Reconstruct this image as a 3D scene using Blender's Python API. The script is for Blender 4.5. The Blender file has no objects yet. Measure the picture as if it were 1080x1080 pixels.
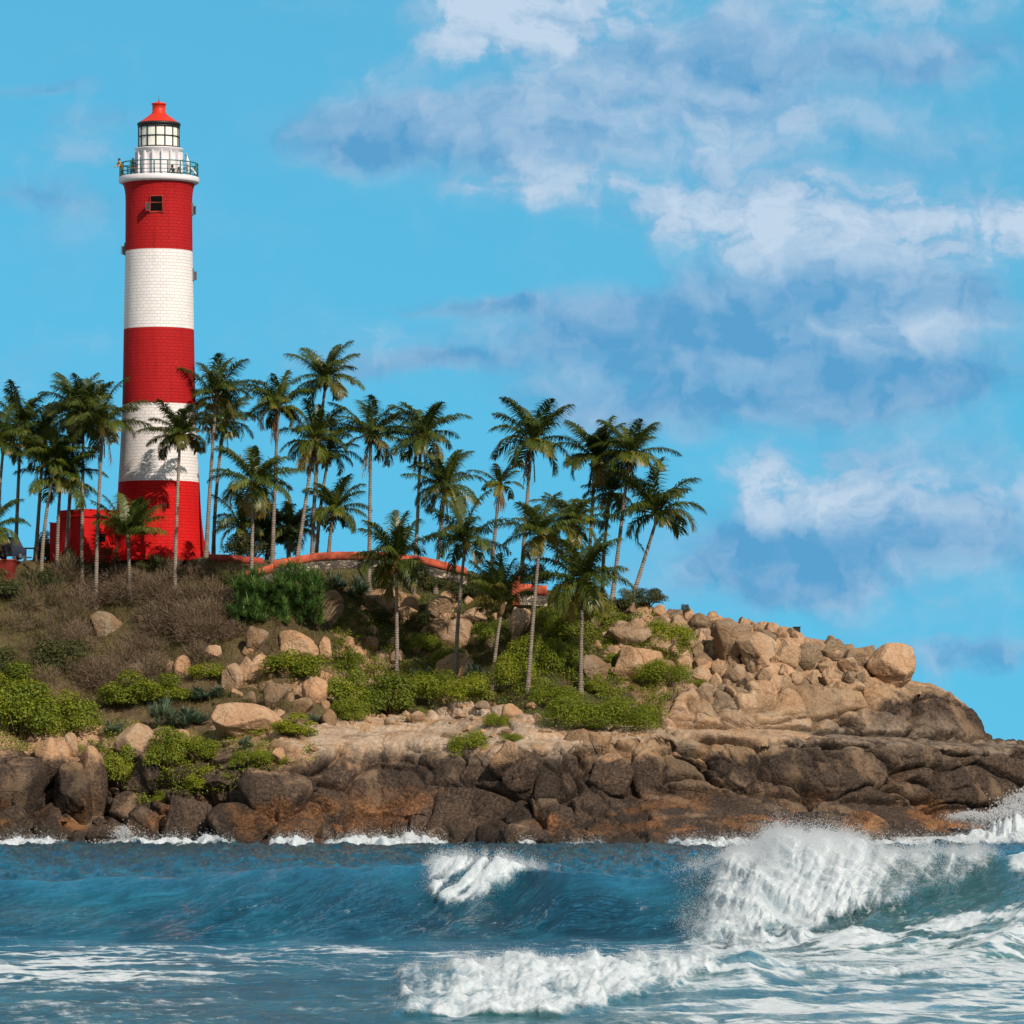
import bpy, bmesh, math, random
import numpy as np
from mathutils import Vector, Matrix

# ------------------------------------------------------------------ camera, sky, sun
S = bpy.context.scene
C = S.collection
F, H, HOR = 5480.0, 2.8, 848.0           # focal length in photo pixels, eye height, horizon row
DY = 200.0                                # distance from the zero of the depth figures below to the camera
R = math.radians

cam = bpy.data.objects.new("camera", bpy.data.cameras.new("camera"))
C.objects.link(cam)
cam.location = (0, 0, H)
cam.rotation_euler = (R(90), 0, 0)
cam.data.sensor_width = 36
cam.data.lens = 36 * F / 1080
cam.data.shift_y = (HOR - 540) / 1080
cam.data.clip_start, cam.data.clip_end = 0.5, 30000
S.camera = cam

SUN_AZ, SUN_EL = 33, 36                   # degrees right of straight behind the camera, above the horizon
sv = Vector((math.sin(R(SUN_AZ)) * math.cos(R(SUN_EL)), -math.cos(R(SUN_AZ)) * math.cos(R(SUN_EL)), math.sin(R(SUN_EL))))
sun = bpy.data.objects.new("sun", bpy.data.lights.new("sun", "SUN"))
C.objects.link(sun)
sun.data.energy = 4.8
sun.data.angle = R(0.5)
sun.data.color = (1.0, 0.86, 0.73)
sun.rotation_euler = (-sv).to_track_quat('-Z', 'Y').to_euler()
sun.location = (60, -60, 90)

S.view_settings.view_transform = 'Standard'
S.view_settings.look = 'None'
S.view_settings.exposure = 0.0
S.view_settings.gamma = 1.0


class NT:
    """small helper round a node tree"""
    def __init__(s, tree):
        s.t = tree
        tree.nodes.clear()

    def n(s, kind, props=None, **inp):
        nd = s.t.nodes.new(kind)
        for k, v in (props or {}).items():
            setattr(nd, k, v)
        for k, v in inp.items():
            k = k.replace('__', ' ')
            sock = nd.inputs[int(k[1:])] if (k[0] == 'i' and k[1:].isdigit()) else nd.inputs[k]
            s.put(sock, v)
        return nd

    def put(s, sock, v):
        if isinstance(v, bpy.types.NodeSocket):
            s.t.links.new(v, sock)
        elif isinstance(v, bpy.types.Node):
            s.t.links.new(v.outputs[0], sock)
        else:
            if hasattr(sock.default_value, '__len__') and hasattr(v, '__len__') and len(sock.default_value) == 4 and len(v) == 3:
                v = (*v, 1)
            sock.default_value = v

    def m(s, op, a, b=0.0, c=0.0, clamp=False):
        return s.n('ShaderNodeMath', dict(operation=op, use_clamp=clamp), i0=a, i1=b, i2=c).outputs[0]

    def vm(s, op, a, b=(0, 0, 0), c=(0, 0, 0)):
        nd = s.n('ShaderNodeVectorMath', dict(operation=op), i0=a, i1=b)
        if op == 'MULTIPLY_ADD':
            s.put(nd.inputs[2], c)
        return nd.outputs['Value' if op in ('LENGTH', 'DOT_PRODUCT', 'DISTANCE') else 'Vector']

    def noise(s, vec, scale, detail=4, rough=0.55, dist=0.0):
        return s.n('ShaderNodeTexNoise', None, Vector=vec, Scale=scale, Detail=detail, Roughness=rough, Distortion=dist)

    def ramp(s, v, a, b, lo=0.0, hi=1.0, kind='SMOOTHSTEP'):
        return s.n('ShaderNodeMapRange', dict(interpolation_type=kind), i0=v, i1=a, i2=b, i3=lo, i4=hi).outputs[0]

    def mix(s, f, a, b, mode='MIX'):
        nd = s.n('ShaderNodeMix', dict(data_type='RGBA', blend_type=mode))
        s.put(nd.inputs[0], f); s.put(nd.inputs[6], a); s.put(nd.inputs[7], b)
        return nd.outputs[2]


def build_world():
    w = bpy.data.worlds.new("World")
    S.world = w
    w.use_nodes = True
    t = NT(w.node_tree)
    sky = t.n('ShaderNodeTexSky', dict(sky_type='NISHITA', sun_disc=False, sun_elevation=R(SUN_EL), sun_rotation=R(180 - SUN_AZ),
                                        air_density=1.0, dust_density=0.6, ozone_density=1.5))
    d = t.n('ShaderNodeTexCoord').outputs['Generated']
    t.put(sky.inputs[0], t.vm('NORMALIZE', t.vm('MULTIPLY_ADD', d, (1, 1, .50), (0, 0, .27))))
    sx = t.n('ShaderNodeSeparateXYZ', None, Vector=d)
    az = t.m('ARCTAN2', sx.outputs[0], sx.outputs[1])
    el = t.m('ARCSINE', sx.outputs[2])
    base = t.mix(1.0, sky.outputs[0], SKY_TINT, 'MULTIPLY')
    # degrees-like units: one unit is 100 photo pixels of arc
    k = F / 100
    co = t.n('ShaderNodeCombineXYZ', None, X=t.m('MULTIPLY', az, k), Y=t.m('MULTIPLY', el, k), Z=0.0).outputs[0]
    w1 = t.noise(co, 0.55, 5, 0.55).outputs[1]
    w2 = t.noise(co, 2.2, 5, 0.6).outputs[1]
    off = t.vm('ADD', t.vm('MULTIPLY_ADD', w1, (1.5, 0.8, 0), (-0.75, -0.4, 0)), t.vm('MULTIPLY_ADD', w2, (0.5, 0.34, 0), (-0.25, -0.17, 0)))
    cw = t.vm('ADD', co, off)

    def blobs(lst, gain):
        acc = None
        for (px, py, rx, ry, wt) in lst:
            cx, cy = (px - 540) / 100, (HOR - py) / 100
            q = t.vm('MULTIPLY_ADD', cw, (100 / rx, 100 / ry, 0), (-cx * 100 / rx, -cy * 100 / ry, 0))
            ln = t.vm('LENGTH', q)
            v = t.ramp(ln, 1.7, 0.0, 0.0, wt * gain)
            acc = v if acc is None else t.m('MAXIMUM', acc, v) if False else t.m('ADD', acc, v)
        return acc
    fine = t.noise(t.vm('MULTIPLY', cw, (1.0, 1.7, 1)), 1.5, 8, 0.62).outputs[0]
    fine2 = t.noise(t.vm('MULTIPLY', cw, (0.6, 1.6, 1)), 0.9, 6, 0.6).outputs[0]
    dk = t.m('MULTIPLY', blobs(DARK, 1.35), t.ramp(fine2, 0.25, 0.65, 0.65, 1.25))
    br = t.m('MULTIPLY', blobs(BRIGHT, 1.2), t.ramp(fine, 0.30, 0.66, 0.35, 1.3))
    veil = t.m('MULTIPLY', t.ramp(fine2, 0.45, 0.8), 0.22)
    br = t.m('ADD', br, veil)
    n_a = t.noise(cw, 1.35, 6, .52).outputs[0]
    n_b = t.noise(t.vm('ADD', cw, (.16, .20, 0)), 1.35, 6, .52).outputs[0]
    rel = t.m('MULTIPLY', t.m('SUBTRACT', n_a, n_b), 1.5)
    cover = t.m('ADD', t.m('MAXIMUM', dk, br), t.m('MULTIPLY', t.m('MINIMUM', dk, br), .4))
    alpha = t.ramp(t.m('ADD', cover, t.m('MULTIPLY', t.m('SUBTRACT', n_a, .5), .7)), .0, 1.15, 0, .90)
    lum = t.ramp(t.m('ADD', t.m('ADD', .24, t.m('MULTIPLY', br, .62)), t.m('ADD', t.m('MULTIPLY', dk, -.22), rel)), -.15, 1.1, 0, 1, 'LINEAR')
    c2 = t.mix(alpha, base, t.mix(lum, CL_DARK, CL_BRIGHT))
    # unseen neutral cloud added over the rest of the sky to whiten fill light
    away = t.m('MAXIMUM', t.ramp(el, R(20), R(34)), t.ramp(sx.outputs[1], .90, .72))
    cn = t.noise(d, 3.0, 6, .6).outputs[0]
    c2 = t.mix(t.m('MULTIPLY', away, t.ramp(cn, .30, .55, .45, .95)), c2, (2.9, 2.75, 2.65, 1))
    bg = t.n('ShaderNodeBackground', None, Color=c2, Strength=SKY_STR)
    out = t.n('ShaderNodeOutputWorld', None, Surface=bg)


SKY_STR = 0.13
SKY_TINT = (0.43, 1.24, 1.20, 1)
CL_DARK = (0.80, 2.60, 4.7, 1)
CL_BRIGHT = (4.4, 5.3, 6.4, 1)
BRIGHT = [(520, 30, 95, 50, .9), (640, 5, 130, 45, .5), (930, 5, 150, 40, .5), (590, 135, 130, 45, .33), (800, 125, 130, 45, .35),
          (385, 95, 45, 40, .3), (560, 202, 75, 20, .85), (700, 222, 90, 30, .5), (810, 228, 120, 42, .65), (950, 250, 130, 48, .6),
          (1075, 235, 40, 30, .7), (930, 355, 75, 24, .7), (1010, 345, 60, 18, .4), (800, 505, 42, 42, .95), (900, 508, 50, 42, .8), (850, 535, 80, 30, .5),
          (1010, 530, 90, 48, .45), (985, 700, 30, 24, .5), (60, 170, 75, 26, .35), (110, 352, 40, 18, .25), (380, 350, 130, 30, .25),
          (30, 385, 50, 30, .25), (300, 240, 60, 20, .15), (700, 590, 60, 24, .25), (1010, 640, 90, 20, .2), (740, 170, 60, 20, .2), (760, 130, 330, 130, .22), (930, 250, 210, 90, .2), (980, 560, 160, 90, .2), (560, 70, 120, 60, .2)]
DARK = [(385, 140, 85, 38, .75), (520, 150, 130, 38, .6), (740, 80, 130, 40, .65), (1000, 60, 110, 30, .6), (690, 345, 150, 40, .75),
        (860, 320, 140, 50, .7), (500, 312, 75, 13, .7), (960, 400, 130, 35, .6), (760, 415, 170, 32, .7), (930, 575, 190, 38, .75),
        (800, 605, 120, 36, .7), (1030, 690, 80, 14, .6), (45, 98, 55, 10, .5), (110, 130, 60, 18, .4), (880, 560, 90, 40, .5),
        (450, 385, 120, 16, .4), (40, 215, 90, 16, .35), (600, 440, 90, 24, .3), (1010, 320, 70, 26, .45), (800, 15, 60, 30, .4), (650, 100, 260, 110, .38), (900, 200, 220, 120, .25), (820, 370, 260, 90, .35), (900, 590, 220, 90, .35), (480, 370, 160, 50, .2), (90, 240, 120, 60, .2), (1000, 480, 120, 60, .25)]
build_world()

# ------------------------------------------------------------------ numeric helpers
rng = np.random.default_rng(7)
random.seed(7)


def W(px, py, Y, real=False):
    if not real: Y = Y + DY
    return Vector(((px - 540) * Y / F, Y, H + (HOR - py) * Y / F))


def sm(a, b, x):
    t = np.clip((x - a) / (b - a), 0, 1)
    return t * t * (3 - 2 * t)


def _hash(ix, iy, iz, seed):
    h = (ix.astype(np.int64) * 374761393 + iy.astype(np.int64) * 668265263 + iz.astype(np.int64) * 2147483647 + seed * 1274126177) & 0xffffffff
    h = ((h ^ (h >> 13)) * 1274126177) & 0xffffffff
    h = ((h ^ (h >> 16)) * 2246822519) & 0xffffffff
    return (h ^ (h >> 15)) & 0xffffffff


def gnoise(p, seed=0):
    i = np.floor(p).astype(np.int64)
    f = p - i
    u = f * f * f * (f * (f * 6 - 15) + 10)
    r = 0
    for dx in (0, 1):
        for dy in (0, 1):
            for dz in (0, 1):
                h = _hash(i[..., 0] + dx, i[..., 1] + dy, i[..., 2] + dz, seed)
                gx = (h & 1023) / 511.5 - 1; gy = ((h >> 10) & 1023) / 511.5 - 1; gz = ((h >> 20) & 1023) / 511.5 - 1
                d = gx * (f[..., 0] - dx) + gy * (f[..., 1] - dy) + gz * (f[..., 2] - dz)
                w = (u[..., 0] if dx else 1 - u[..., 0]) * (u[..., 1] if dy else 1 - u[..., 1]) * (u[..., 2] if dz else 1 - u[..., 2])
                r = r + w * d
    return r


def fbm(p, octs=4, seed=0, gain=0.5, lac=2.03):
    a, r, q = 1.0, 0, p
    for k in range(octs):
        r = r + a * gnoise(q, seed + k)
        a *= gain
        q = q * lac
    return r


def worley(p, seed=0, jit=0.85, pw=2):
    """returns F1, F2 and a random number per cell"""
    i = np.floor(p).astype(np.int64)
    f1 = np.full(p.shape[:-1], 9.0); f2 = f1.copy(); idr = np.zeros(p.shape[:-1])
    for dx in (-1, 0, 1):
        for dy in (-1, 0, 1):
            for dz in (-1, 0, 1):
                cx, cy, cz = i[..., 0] + dx, i[..., 1] + dy, i[..., 2] + dz
                h = _hash(cx, cy, cz, seed)
                qx = cx + .5 + jit * ((h & 1023) / 1023 - .5); qy = cy + .5 + jit * (((h >> 10) & 1023) / 1023 - .5); qz = cz + .5 + jit * (((h >> 20) & 1023) / 1023 - .5)
                d = (np.abs(p[..., 0] - qx) ** pw + np.abs(p[..., 1] - qy) ** pw + np.abs(p[..., 2] - qz) ** pw) ** (1 / pw)
                nr = d < f1
                f2 = np.where(nr, f1, np.minimum(f2, d))
                idr = np.where(nr, ((h >> 5) & 4095) / 4095, idr)
                f1 = np.where(nr, d, f1)
    return f1, f2, idr


def mesh_np(name, verts, faces, mats, smooth=True, midx=None, attrs=None, uv=None):
    """verts (n,3) array; faces (m,4) or (m,3) int array or a list of such arrays"""
    me = bpy.data.meshes.new(name)
    if not isinstance(faces, list):
        faces = [faces]
    faces = [np.asarray(f, dtype=np.int32) for f in faces if len(f)]
    nf = sum(len(f) for f in faces)
    loops = np.concatenate([f.ravel() for f in faces])
    tot = np.concatenate([np.full(len(f), f.shape[1], dtype=np.int32) for f in faces])
    start = np.concatenate([[0], np.cumsum(tot)[:-1]]).astype(np.int32)
    me.vertices.add(len(verts)); me.loops.add(len(loops)); me.polygons.add(nf)
    me.vertices.foreach_set('co', np.asarray(verts, dtype=np.float32).ravel())
    me.loops.foreach_set('vertex_index', loops)
    me.polygons.foreach_set('loop_start', start)
    me.polygons.foreach_set('loop_total', tot)
    me.polygons.foreach_set('use_smooth', np.full(nf, smooth, dtype=bool))
    if midx is not None:
        me.polygons.foreach_set('material_index', np.asarray(midx, dtype=np.int32))
    for k, v in (attrs or {}).items():
        a = me.attributes.new(k, 'FLOAT', 'POINT')
        a.data.foreach_set('value', np.asarray(v, dtype=np.float32).ravel())
    if uv is not None:
        l = me.uv_layers.new(name='UVMap')
        l.data.foreach_set('uv', np.asarray(uv, dtype=np.float32)[loops].ravel())
    me.update(calc_edges=True)
    me.validate()
    for m_ in (mats if isinstance(mats, (list, tuple)) else [mats]):
        me.materials.append(m_)
    return me


def link(name, me, parent=None, loc=None):
    o = bpy.data.objects.new(name, me)
    C.objects.link(o)
    if parent is not None:
        o.parent = parent
    if loc is not None:
        o.location = loc
    return o


def tag(o, label=None, cat=None, group=None, kind=None):
    if label: o['label'] = label
    if cat: o['category'] = cat
    if group: o['group'] = group
    if kind: o['kind'] = kind
    return o


def empty(name, loc, rz=0.0):
    o = bpy.data.objects.new(name, None)
    C.objects.link(o)
    o.location = loc
    o.rotation_euler = (0, 0, rz)
    o.empty_display_size = 0.3
    return o


class MB:
    """collects simple solids into one mesh"""
    def __init__(s):
        s.bm = bmesh.new()
        s.uv = s.bm.loops.layers.uv.new('UVMap')

    def box(s, x0, x1, y0, y1, z0, z1, bev=0.0, mi=0, mat=None):
        r = bmesh.ops.create_cube(s.bm, size=1)
        vs = r['verts']
        for v in vs:
            v.co = Vector(((x0 + x1) / 2 + v.co.x * (x1 - x0), (y0 + y1) / 2 + v.co.y * (y1 - y0), (z0 + z1) / 2 + v.co.z * (z1 - z0)))
        fs = {f for v in vs for f in v.link_faces}
        for f in fs: f.material_index = mi
        if bev:
            es = {e for v in vs for e in v.link_edges}
            rr = bmesh.ops.bevel(s.bm, geom=list(es), offset=bev, segments=2, profile=0.6, affect='EDGES', material=-1)
            vs = list({v for f in rr['faces'] for v in f.verts} | {v for v in vs if v.is_valid})
        if mat is not None:
            bmesh.ops.transform(s.bm, matrix=mat, verts=[v for v in vs if v.is_valid])
        return s

    def tube(s, pts, rad, n=8, mi=0, cap=True):
        pts = [Vector(p) for p in pts]
        rings = []
        for i, p in enumerate(pts):
            t = (pts[min(i + 1, len(pts) - 1)] - pts[max(i - 1, 0)]).normalized()
            a = t.orthogonal().normalized() if abs(t.z) > 0.95 else t.cross(Vector((0, 0, 1))).normalized()
            if abs(t.z) > 0.95: a = (Vector((1, 0, 0)) - t * t.x).normalized()
            b = t.cross(a)
            r = rad[i] if hasattr(rad, '__len__') else rad
            rings.append([s.bm.verts.new(p + a * (r * math.cos(2 * math.pi * k / n)) + b * (r * math.sin(2 * math.pi * k / n))) for k in range(n)])
        for i in range(len(rings) - 1):
            for k in range(n):
                f = s.bm.faces.new((rings[i][k], rings[i][(k + 1) % n], rings[i + 1][(k + 1) % n], rings[i + 1][k]))
                f.smooth = True; f.material_index = mi
        if cap:
            for rg in (rings[0], rings[-1]):
                f = s.bm.faces.new(rg); f.material_index = mi
        return s

    def lathe(s, prof, n=64, mi=None, c=(0, 0, 0), seam=True, cap=False):
        """prof: list of (radius, z[, material])"""
        prev = None
        for j, p in enumerate(prof):
            r, z = p[0], p[1]
            ring = [s.bm.verts.new((c[0] + r * math.cos(2 * math.pi * k / n), c[1] + r * math.sin(2 * math.pi * k / n), c[2] + z)) for k in range(n)]
            if prev:
                for k in range(n):
                    f = s.bm.faces.new((prev[k], prev[(k + 1) % n], ring[(k + 1) % n], ring[k]))
                    f.smooth = True
                    f.material_index = mi(z) if callable(mi) else (mi or 0)
                    for lp, (kk, zz, rr) in zip(f.loops, ((k, pz, pr), (k + 1, pz, pr), (k + 1, z, r), (k, z, r))):
                        lp[s.uv].uv = (kk / n * 2 * math.pi * 3.0, zz)
            prev, pz, pr = ring, z, r
            if cap and j in (0, len(prof) - 1):
                s.bm.faces.new(ring)
        return s

    def build(s, name, mats, parent=None, loc=None):
        bmesh.ops.recalc_face_normals(s.bm, faces=s.bm.faces)
        me = bpy.data.meshes.new(name)
        s.bm.to_mesh(me); s.bm.free()
        for m_ in (mats if isinstance(mats, (list, tuple)) else [mats]):
            me.materials.append(m_)
        return link(name, me, parent, loc)


# ------------------------------------------------------------------ materials
def material(name):
    m_ = bpy.data.materials.new(name)
    m_.use_nodes = True
    return m_, NT(m_.node_tree)


def principled(t, col, rough=0.8, normal=None, spec=0.3, **kw):
    b = t.n('ShaderNodeBsdfPrincipled')
    t.put(b.inputs['Base Color'], col); t.put(b.inputs['Roughness'], rough); t.put(b.inputs['Specular IOR Level'], spec)
    if normal is not None: t.put(b.inputs['Normal'], normal)
    for k, v in kw.items(): t.put(b.inputs[k.replace('__', ' ')], v)
    return b.outputs[0]


def out(t, sh):
    t.n('ShaderNodeOutputMaterial', None, Surface=sh)


def bump(t, h, strength=0.5, dist=0.1, normal=None):
    b = t.n('ShaderNodeBump', None, Strength=strength, Distance=dist, Height=h)
    if normal is not None: t.put(b.inputs['Normal'], normal)
    return b.outputs[0]


def plain(name, col, rough=0.6, spec=0.4, var=0.15, scale=6, metal=0.0):
    m_, t = material(name)
    p = t.n('ShaderNodeTexCoord').outputs['Object']
    nz = t.noise(p, scale, 5, 0.6).outputs[0]
    c = t.mix(1.0, col, t.n('ShaderNodeCombineColor', None, Red=t.ramp(nz, .25, .75, 1 - var, 1 + var), Green=t.ramp(nz, .25, .75, 1 - var, 1 + var), Blue=t.ramp(nz, .25, .75, 1 - var, 1 + var)).outputs[0], 'MULTIPLY')
    out(t, principled(t, c, rough, bump(t, nz, 0.2, 0.02), spec, Metallic=metal))
    return m_


def rock_nodes(t, pos, rnd=None):
    """weathered granite: warm upper rock, dark sea-washed lower rock, rusty band above the water"""
    big = t.noise(pos, 0.16, 4, 0.55).outputs[0]
    mid = t.noise(pos, 0.7, 6, 0.6).outputs[0]
    fin = t.noise(pos, 5.0, 6, 0.7).outputs[0]
    spk = t.noise(pos, 22.0, 3, 0.7).outputs[0]
    s = t.n('ShaderNodeSeparateXYZ', None, Vector=pos)
    X, Y, Z = s.outputs
    c = t.mix(t.ramp(big, .35, .65), (0.385, 0.235, 0.120), (0.39, 0.28, 0.172))
    c = t.mix(t.ramp(mid, .48, .72), c, (0.48, 0.375, 0.262))
    c = t.mix(t.ramp(mid, .48, .25, 0, .75), c, (0.25, 0.135, 0.068))
    if rnd is not None:
        c = t.mix(t.ramp(rnd, 0.0, 1.0, 0, .55, 'LINEAR'), c, (0.33, 0.20, 0.12))
    # long vertical run-off stains
    st = t.noise(t.vm('MULTIPLY', pos, (1.3, 1.3, 0.16)), 1.1, 6, 0.65).outputs[0]
    c = t.mix(t.ramp(st, .54, .68, 0, .6), c, (0.13, 0.09, 0.065))
    # sea-washed dark zone, higher towards the exposed point
    lim = t.m('ADD', t.ramp(X, 16, 31, 6.3, 10.6), t.m('MULTIPLY', t.m('SUBTRACT', mid, 0.5), 5.0))
    lim = t.m('ADD', lim, t.m('MULTIPLY', t.m('SUBTRACT', big, 0.5), 4.0))
    dark = t.ramp(t.m('SUBTRACT', Z, lim), 0.6, -0.6)
    dcol = t.mix(t.ramp(fin, .35, .65), (0.022, 0.016, 0.013), (0.080, 0.056, 0.040))
    dcol = t.mix(t.ramp(t.noise(t.vm('MULTIPLY', pos, (1, 1, .6)), 0.28, 6, .6).outputs[0], .52, .62, 0, .85), dcol, (0.19, 0.13, 0.082))
    c = t.mix(t.m('MULTIPLY', dark, .97), c, dcol)
    rz = t.m('ADD', Z, t.m('MULTIPLY', t.m('SUBTRACT', mid, .5), 5.0))
    rust = t.m('MULTIPLY', t.ramp(rz, 4.2, 2.4), t.ramp(t.noise(pos, 0.17, 6, .6).outputs[0], .50, .57))
    c = t.mix(t.m('MULTIPLY', rust, .62), c, t.mix(t.ramp(t.m('ADD', t.m('MULTIPLY', fin, .5), t.m('MULTIPLY', mid, .5)), .38, .62), (0.075, 0.034, 0.018), (0.34, 0.155, 0.055)))
    if rnd is not None:
        v_ = t.ramp(rnd, .15, .85, .62, 1.30, 'LINEAR')
        c = t.mix(1.0, c, t.n('ShaderNodeCombineColor', None, Red=v_, Green=t.m('MULTIPLY', v_, t.ramp(rnd, 0, 1, 1.04, .98, 'LINEAR')), Blue=t.m('MULTIPLY', v_, t.ramp(rnd, 0, 1, 1.10, .97, 'LINEAR'))).outputs[0], 'MULTIPLY')
    wet = t.ramp(t.m('ADD', Z, t.m('MULTIPLY', t.m('SUBTRACT', mid, .5), 2.0)), 1.5, 0.3)
    c = t.mix(t.m('MULTIPLY', wet, .75), c, (0.035, 0.027, 0.020))
    c = t.mix(1.0, c, t.mix(t.ramp(t.m('ADD', t.m('MULTIPLY', fin, .6), t.m('MULTIPLY', spk, .4)), .35, .65), (0.72, 0.72, 0.72), (1.2, 1.2, 1.2)), 'MULTIPLY')
    crk = t.n('ShaderNodeTexVoronoi', dict(feature='DISTANCE_TO_EDGE'), Vector=t.vm('ADD', t.vm('MULTIPLY', pos, (1, 1, 1.5)), t.vm('MULTIPLY', t.noise(pos, 1.2, 3).outputs[1], (.7, .7, .7))), Scale=0.42).outputs[0]
    hgt = t.m('ADD', t.m('MULTIPLY', mid, 1.0), t.m('MULTIPLY', fin, 0.45))
    chip = t.m('ABSOLUTE', t.m('SUBTRACT', t.noise(pos, 2.3, 6, .65).outputs[0], .5))
    hgt = t.m('ADD', hgt, t.m('MULTIPLY', chip, -1.6))
    hgt = t.m('ADD', hgt, t.m('MULTIPLY', spk, 0.08))
    hgt = t.m('ADD', hgt, t.ramp(crk, 0, .03, -.25, 0, 'LINEAR'))
    rough = t.mix(wet, (.88, .88, .88), (.32, .32, .32))
    return c, hgt, rough


def make_rock(terrain=False):
    m_, t = material("granite_ground" if terrain else "granite")
    g = t.n('ShaderNodeNewGeometry')
    pos = g.outputs['Position']
    if not terrain:
        rnd = t.n('ShaderNodeObjectInfo').outputs['Random']
        c, h, r = rock_nodes(t, pos, rnd)
    else:
        c, h, r = rock_nodes(t, pos, t.n('ShaderNodeAttribute', dict(attribute_name='block')).outputs['Fac'])
        pl = t.n('ShaderNodeAttribute', dict(attribute_name='pale')).outputs['Fac']
        pn = t.noise(pos, 0.55, 6, .68).outputs[0]
        c = t.mix(t.m('MULTIPLY', pl, t.ramp(pn, .38, .58, 0, .9)), c, t.mix(t.ramp(t.noise(pos, 3.5, 5, .7).outputs[0], .35, .65), (0.36, 0.27, 0.19), (0.56, 0.47, 0.37)))
        a = t.n('ShaderNodeAttribute', dict(attribute_name='soil')).outputs['Fac']
        gr = t.n('ShaderNodeAttribute', dict(attribute_name='green')).outputs['Fac']
        n1 = t.noise(pos, 0.8, 6, .65).outputs[0]
        n2 = t.noise(pos, 7.0, 5, .7).outputs[0]
        sc = t.mix(t.ramp(n1, .35, .65), (0.105, 0.072, 0.040), (0.17, 0.125, 0.062))
        gc = t.mix(t.ramp(n2, .35, .65), (0.030, 0.048, 0.010), (0.085, 0.105, 0.022))
        sc = t.mix(t.m('MULTIPLY', gr, t.ramp(n1, .3, .6)), sc, gc)
        sc = t.mix(1.0, sc, t.mix(t.ramp(n2, .3, .7), (.6, .6, .6), (1.3, 1.3, 1.3)), 'MULTIPLY')
        f = t.ramp(t.m('ADD', a, t.m('MULTIPLY', t.m('SUBTRACT', n1, .5), .9)), .4, .6)
        c = t.mix(f, c, sc)
        h = t.m('ADD', h, t.m('MULTIPLY', t.m('MULTIPLY', n2, f), 1.2))
    out(t, principled(t, c, r, bump(t, h, 0.85, 0.22), 0.25))
    return m_


def leaf_mat(name, c1, c2, c3, rough=0.5, trans=0.35, spec=0.35):
    """c1/c2 mixed by the per-leaf attribute 'tone', c3 where 'dry' is set"""
    m_, t = material(name)
    tone = t.n('ShaderNodeAttribute', dict(attribute_name='tone')).outputs['Fac']
    dry = t.n('ShaderNodeAttribute', dict(attribute_name='dry')).outputs['Fac']
    rnd = t.n('ShaderNodeObjectInfo').outputs['Random']
    c = t.mix(tone, c1, c2)
    c = t.mix(dry, c, c3)
    v = t.ramp(rnd, 0, 1, .8, 1.2, 'LINEAR')
    c = t.mix(1.0, c, t.n('ShaderNodeCombineColor', None, Red=t.ramp(rnd, 0, 1, .75, 1.25, 'LINEAR'), Green=v, Blue=v).outputs[0], 'MULTIPLY')
    p = principled(t, c, rough, None, spec)
    tr = t.n('ShaderNodeBsdfTranslucent', None, Color=c)
    mx = t.n('ShaderNodeMixShader', None, Fac=trans)
    t.t.links.new(p, mx.inputs[1]); t.t.links.new(tr.outputs[0], mx.inputs[2])
    out(t, mx.outputs[0])
    return m_


def paint_mat(name, col, flake, spot=0.10, streak=0.42):
    """painted brickwork"""
    m_, t = material(name)
    uv = t.n('ShaderNodeTexCoord').outputs['UV']
    pos = t.n('ShaderNodeTexCoord').outputs['Object']
    br = t.n('ShaderNodeTexBrick', dict(offset=.5), Vector=uv, Scale=1.0)
    br.inputs['Mortar Size'].default_value = 0.018
    br.inputs['Mortar Smooth'].default_value = 0.4
    br.inputs['Brick Width'].default_value = 0.50
    br.inputs['Row Height'].default_value = 0.25
    br.inputs['Color1'].default_value = (.96, .96, .96, 1); br.inputs['Color2'].default_value = (1.04, 1.04, 1.04, 1); br.inputs['Mortar'].default_value = (.92, .92, .92, 1)
    n1 = t.noise(pos, 0.5, 5, .6).outputs[0]
    n2 = t.noise(pos, 3.2, 6, .7).outputs[0]
    n3 = t.noise(t.vm('MULTIPLY', pos, (3, 3, .25)), 1.0, 5, .6).outputs[0]
    c = t.mix(1.0, col, br.outputs[0], 'MULTIPLY')
    c = t.mix(t.m('MULTIPLY', t.ramp(n2, .60, .74), t.ramp(n1, .45, .62, spot * .6, spot * 5)), c, flake)
    c = t.mix(t.ramp(n3, .48, .72, 0, streak), c, (col[0] * .55, col[1] * .5, col[2] * .5, 1))
    h = t.m('ADD', t.m('MULTIPLY', br.outputs[1], -1.0), t.m('MULTIPLY', n2, .5))
    out(t, principled(t, c, .72, bump(t, h, .8, .05), .12))
    return m_


M = {}
M['rock'] = make_rock(False)
M['ground'] = make_rock(True)
M['red'] = paint_mat('red_paint', (0.385, 0.013, 0.015, 1), (0.50, 0.15, 0.12, 1), .09)
M['bright_red'] = paint_mat('bright_red_paint', (0.54, 0.010, 0.010, 1), (0.55, 0.17, 0.14, 1), .05)
M['white'] = paint_mat('white_paint', (0.76, 0.735, 0.73, 1), (0.55, 0.50, 0.46, 1), .05, .16)
M['smooth_white'] = plain('white_metal', (0.70, 0.68, 0.71, 1), .5, .4, .04)
M['roof_red'] = plain('roof_red', (0.58, 0.030, 0.010, 1), .45, .4, .08)
M['black'] = plain('black_iron', (0.012, 0.013, 0.015, 1), .5, .4)
M['rail'] = plain('green_rail', (0.012, 0.13, 0.12, 1), .5, .4)
M['lens'] = plain('curtain_white', (0.78, 0.80, 0.72, 1), .6, .3, .06)
M['dark'] = plain('dark_opening', (0.004, 0.004, 0.004, 1), .8, .05)
M['coping'] = plain('coping_red', (0.36, 0.080, 0.042, 1), .85, .15, .55, 1.3)
M['terracotta'] = plain('old_red_wall', (0.27, 0.045, 0.03, 1), .85, .2, .4, 1.6)
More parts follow.
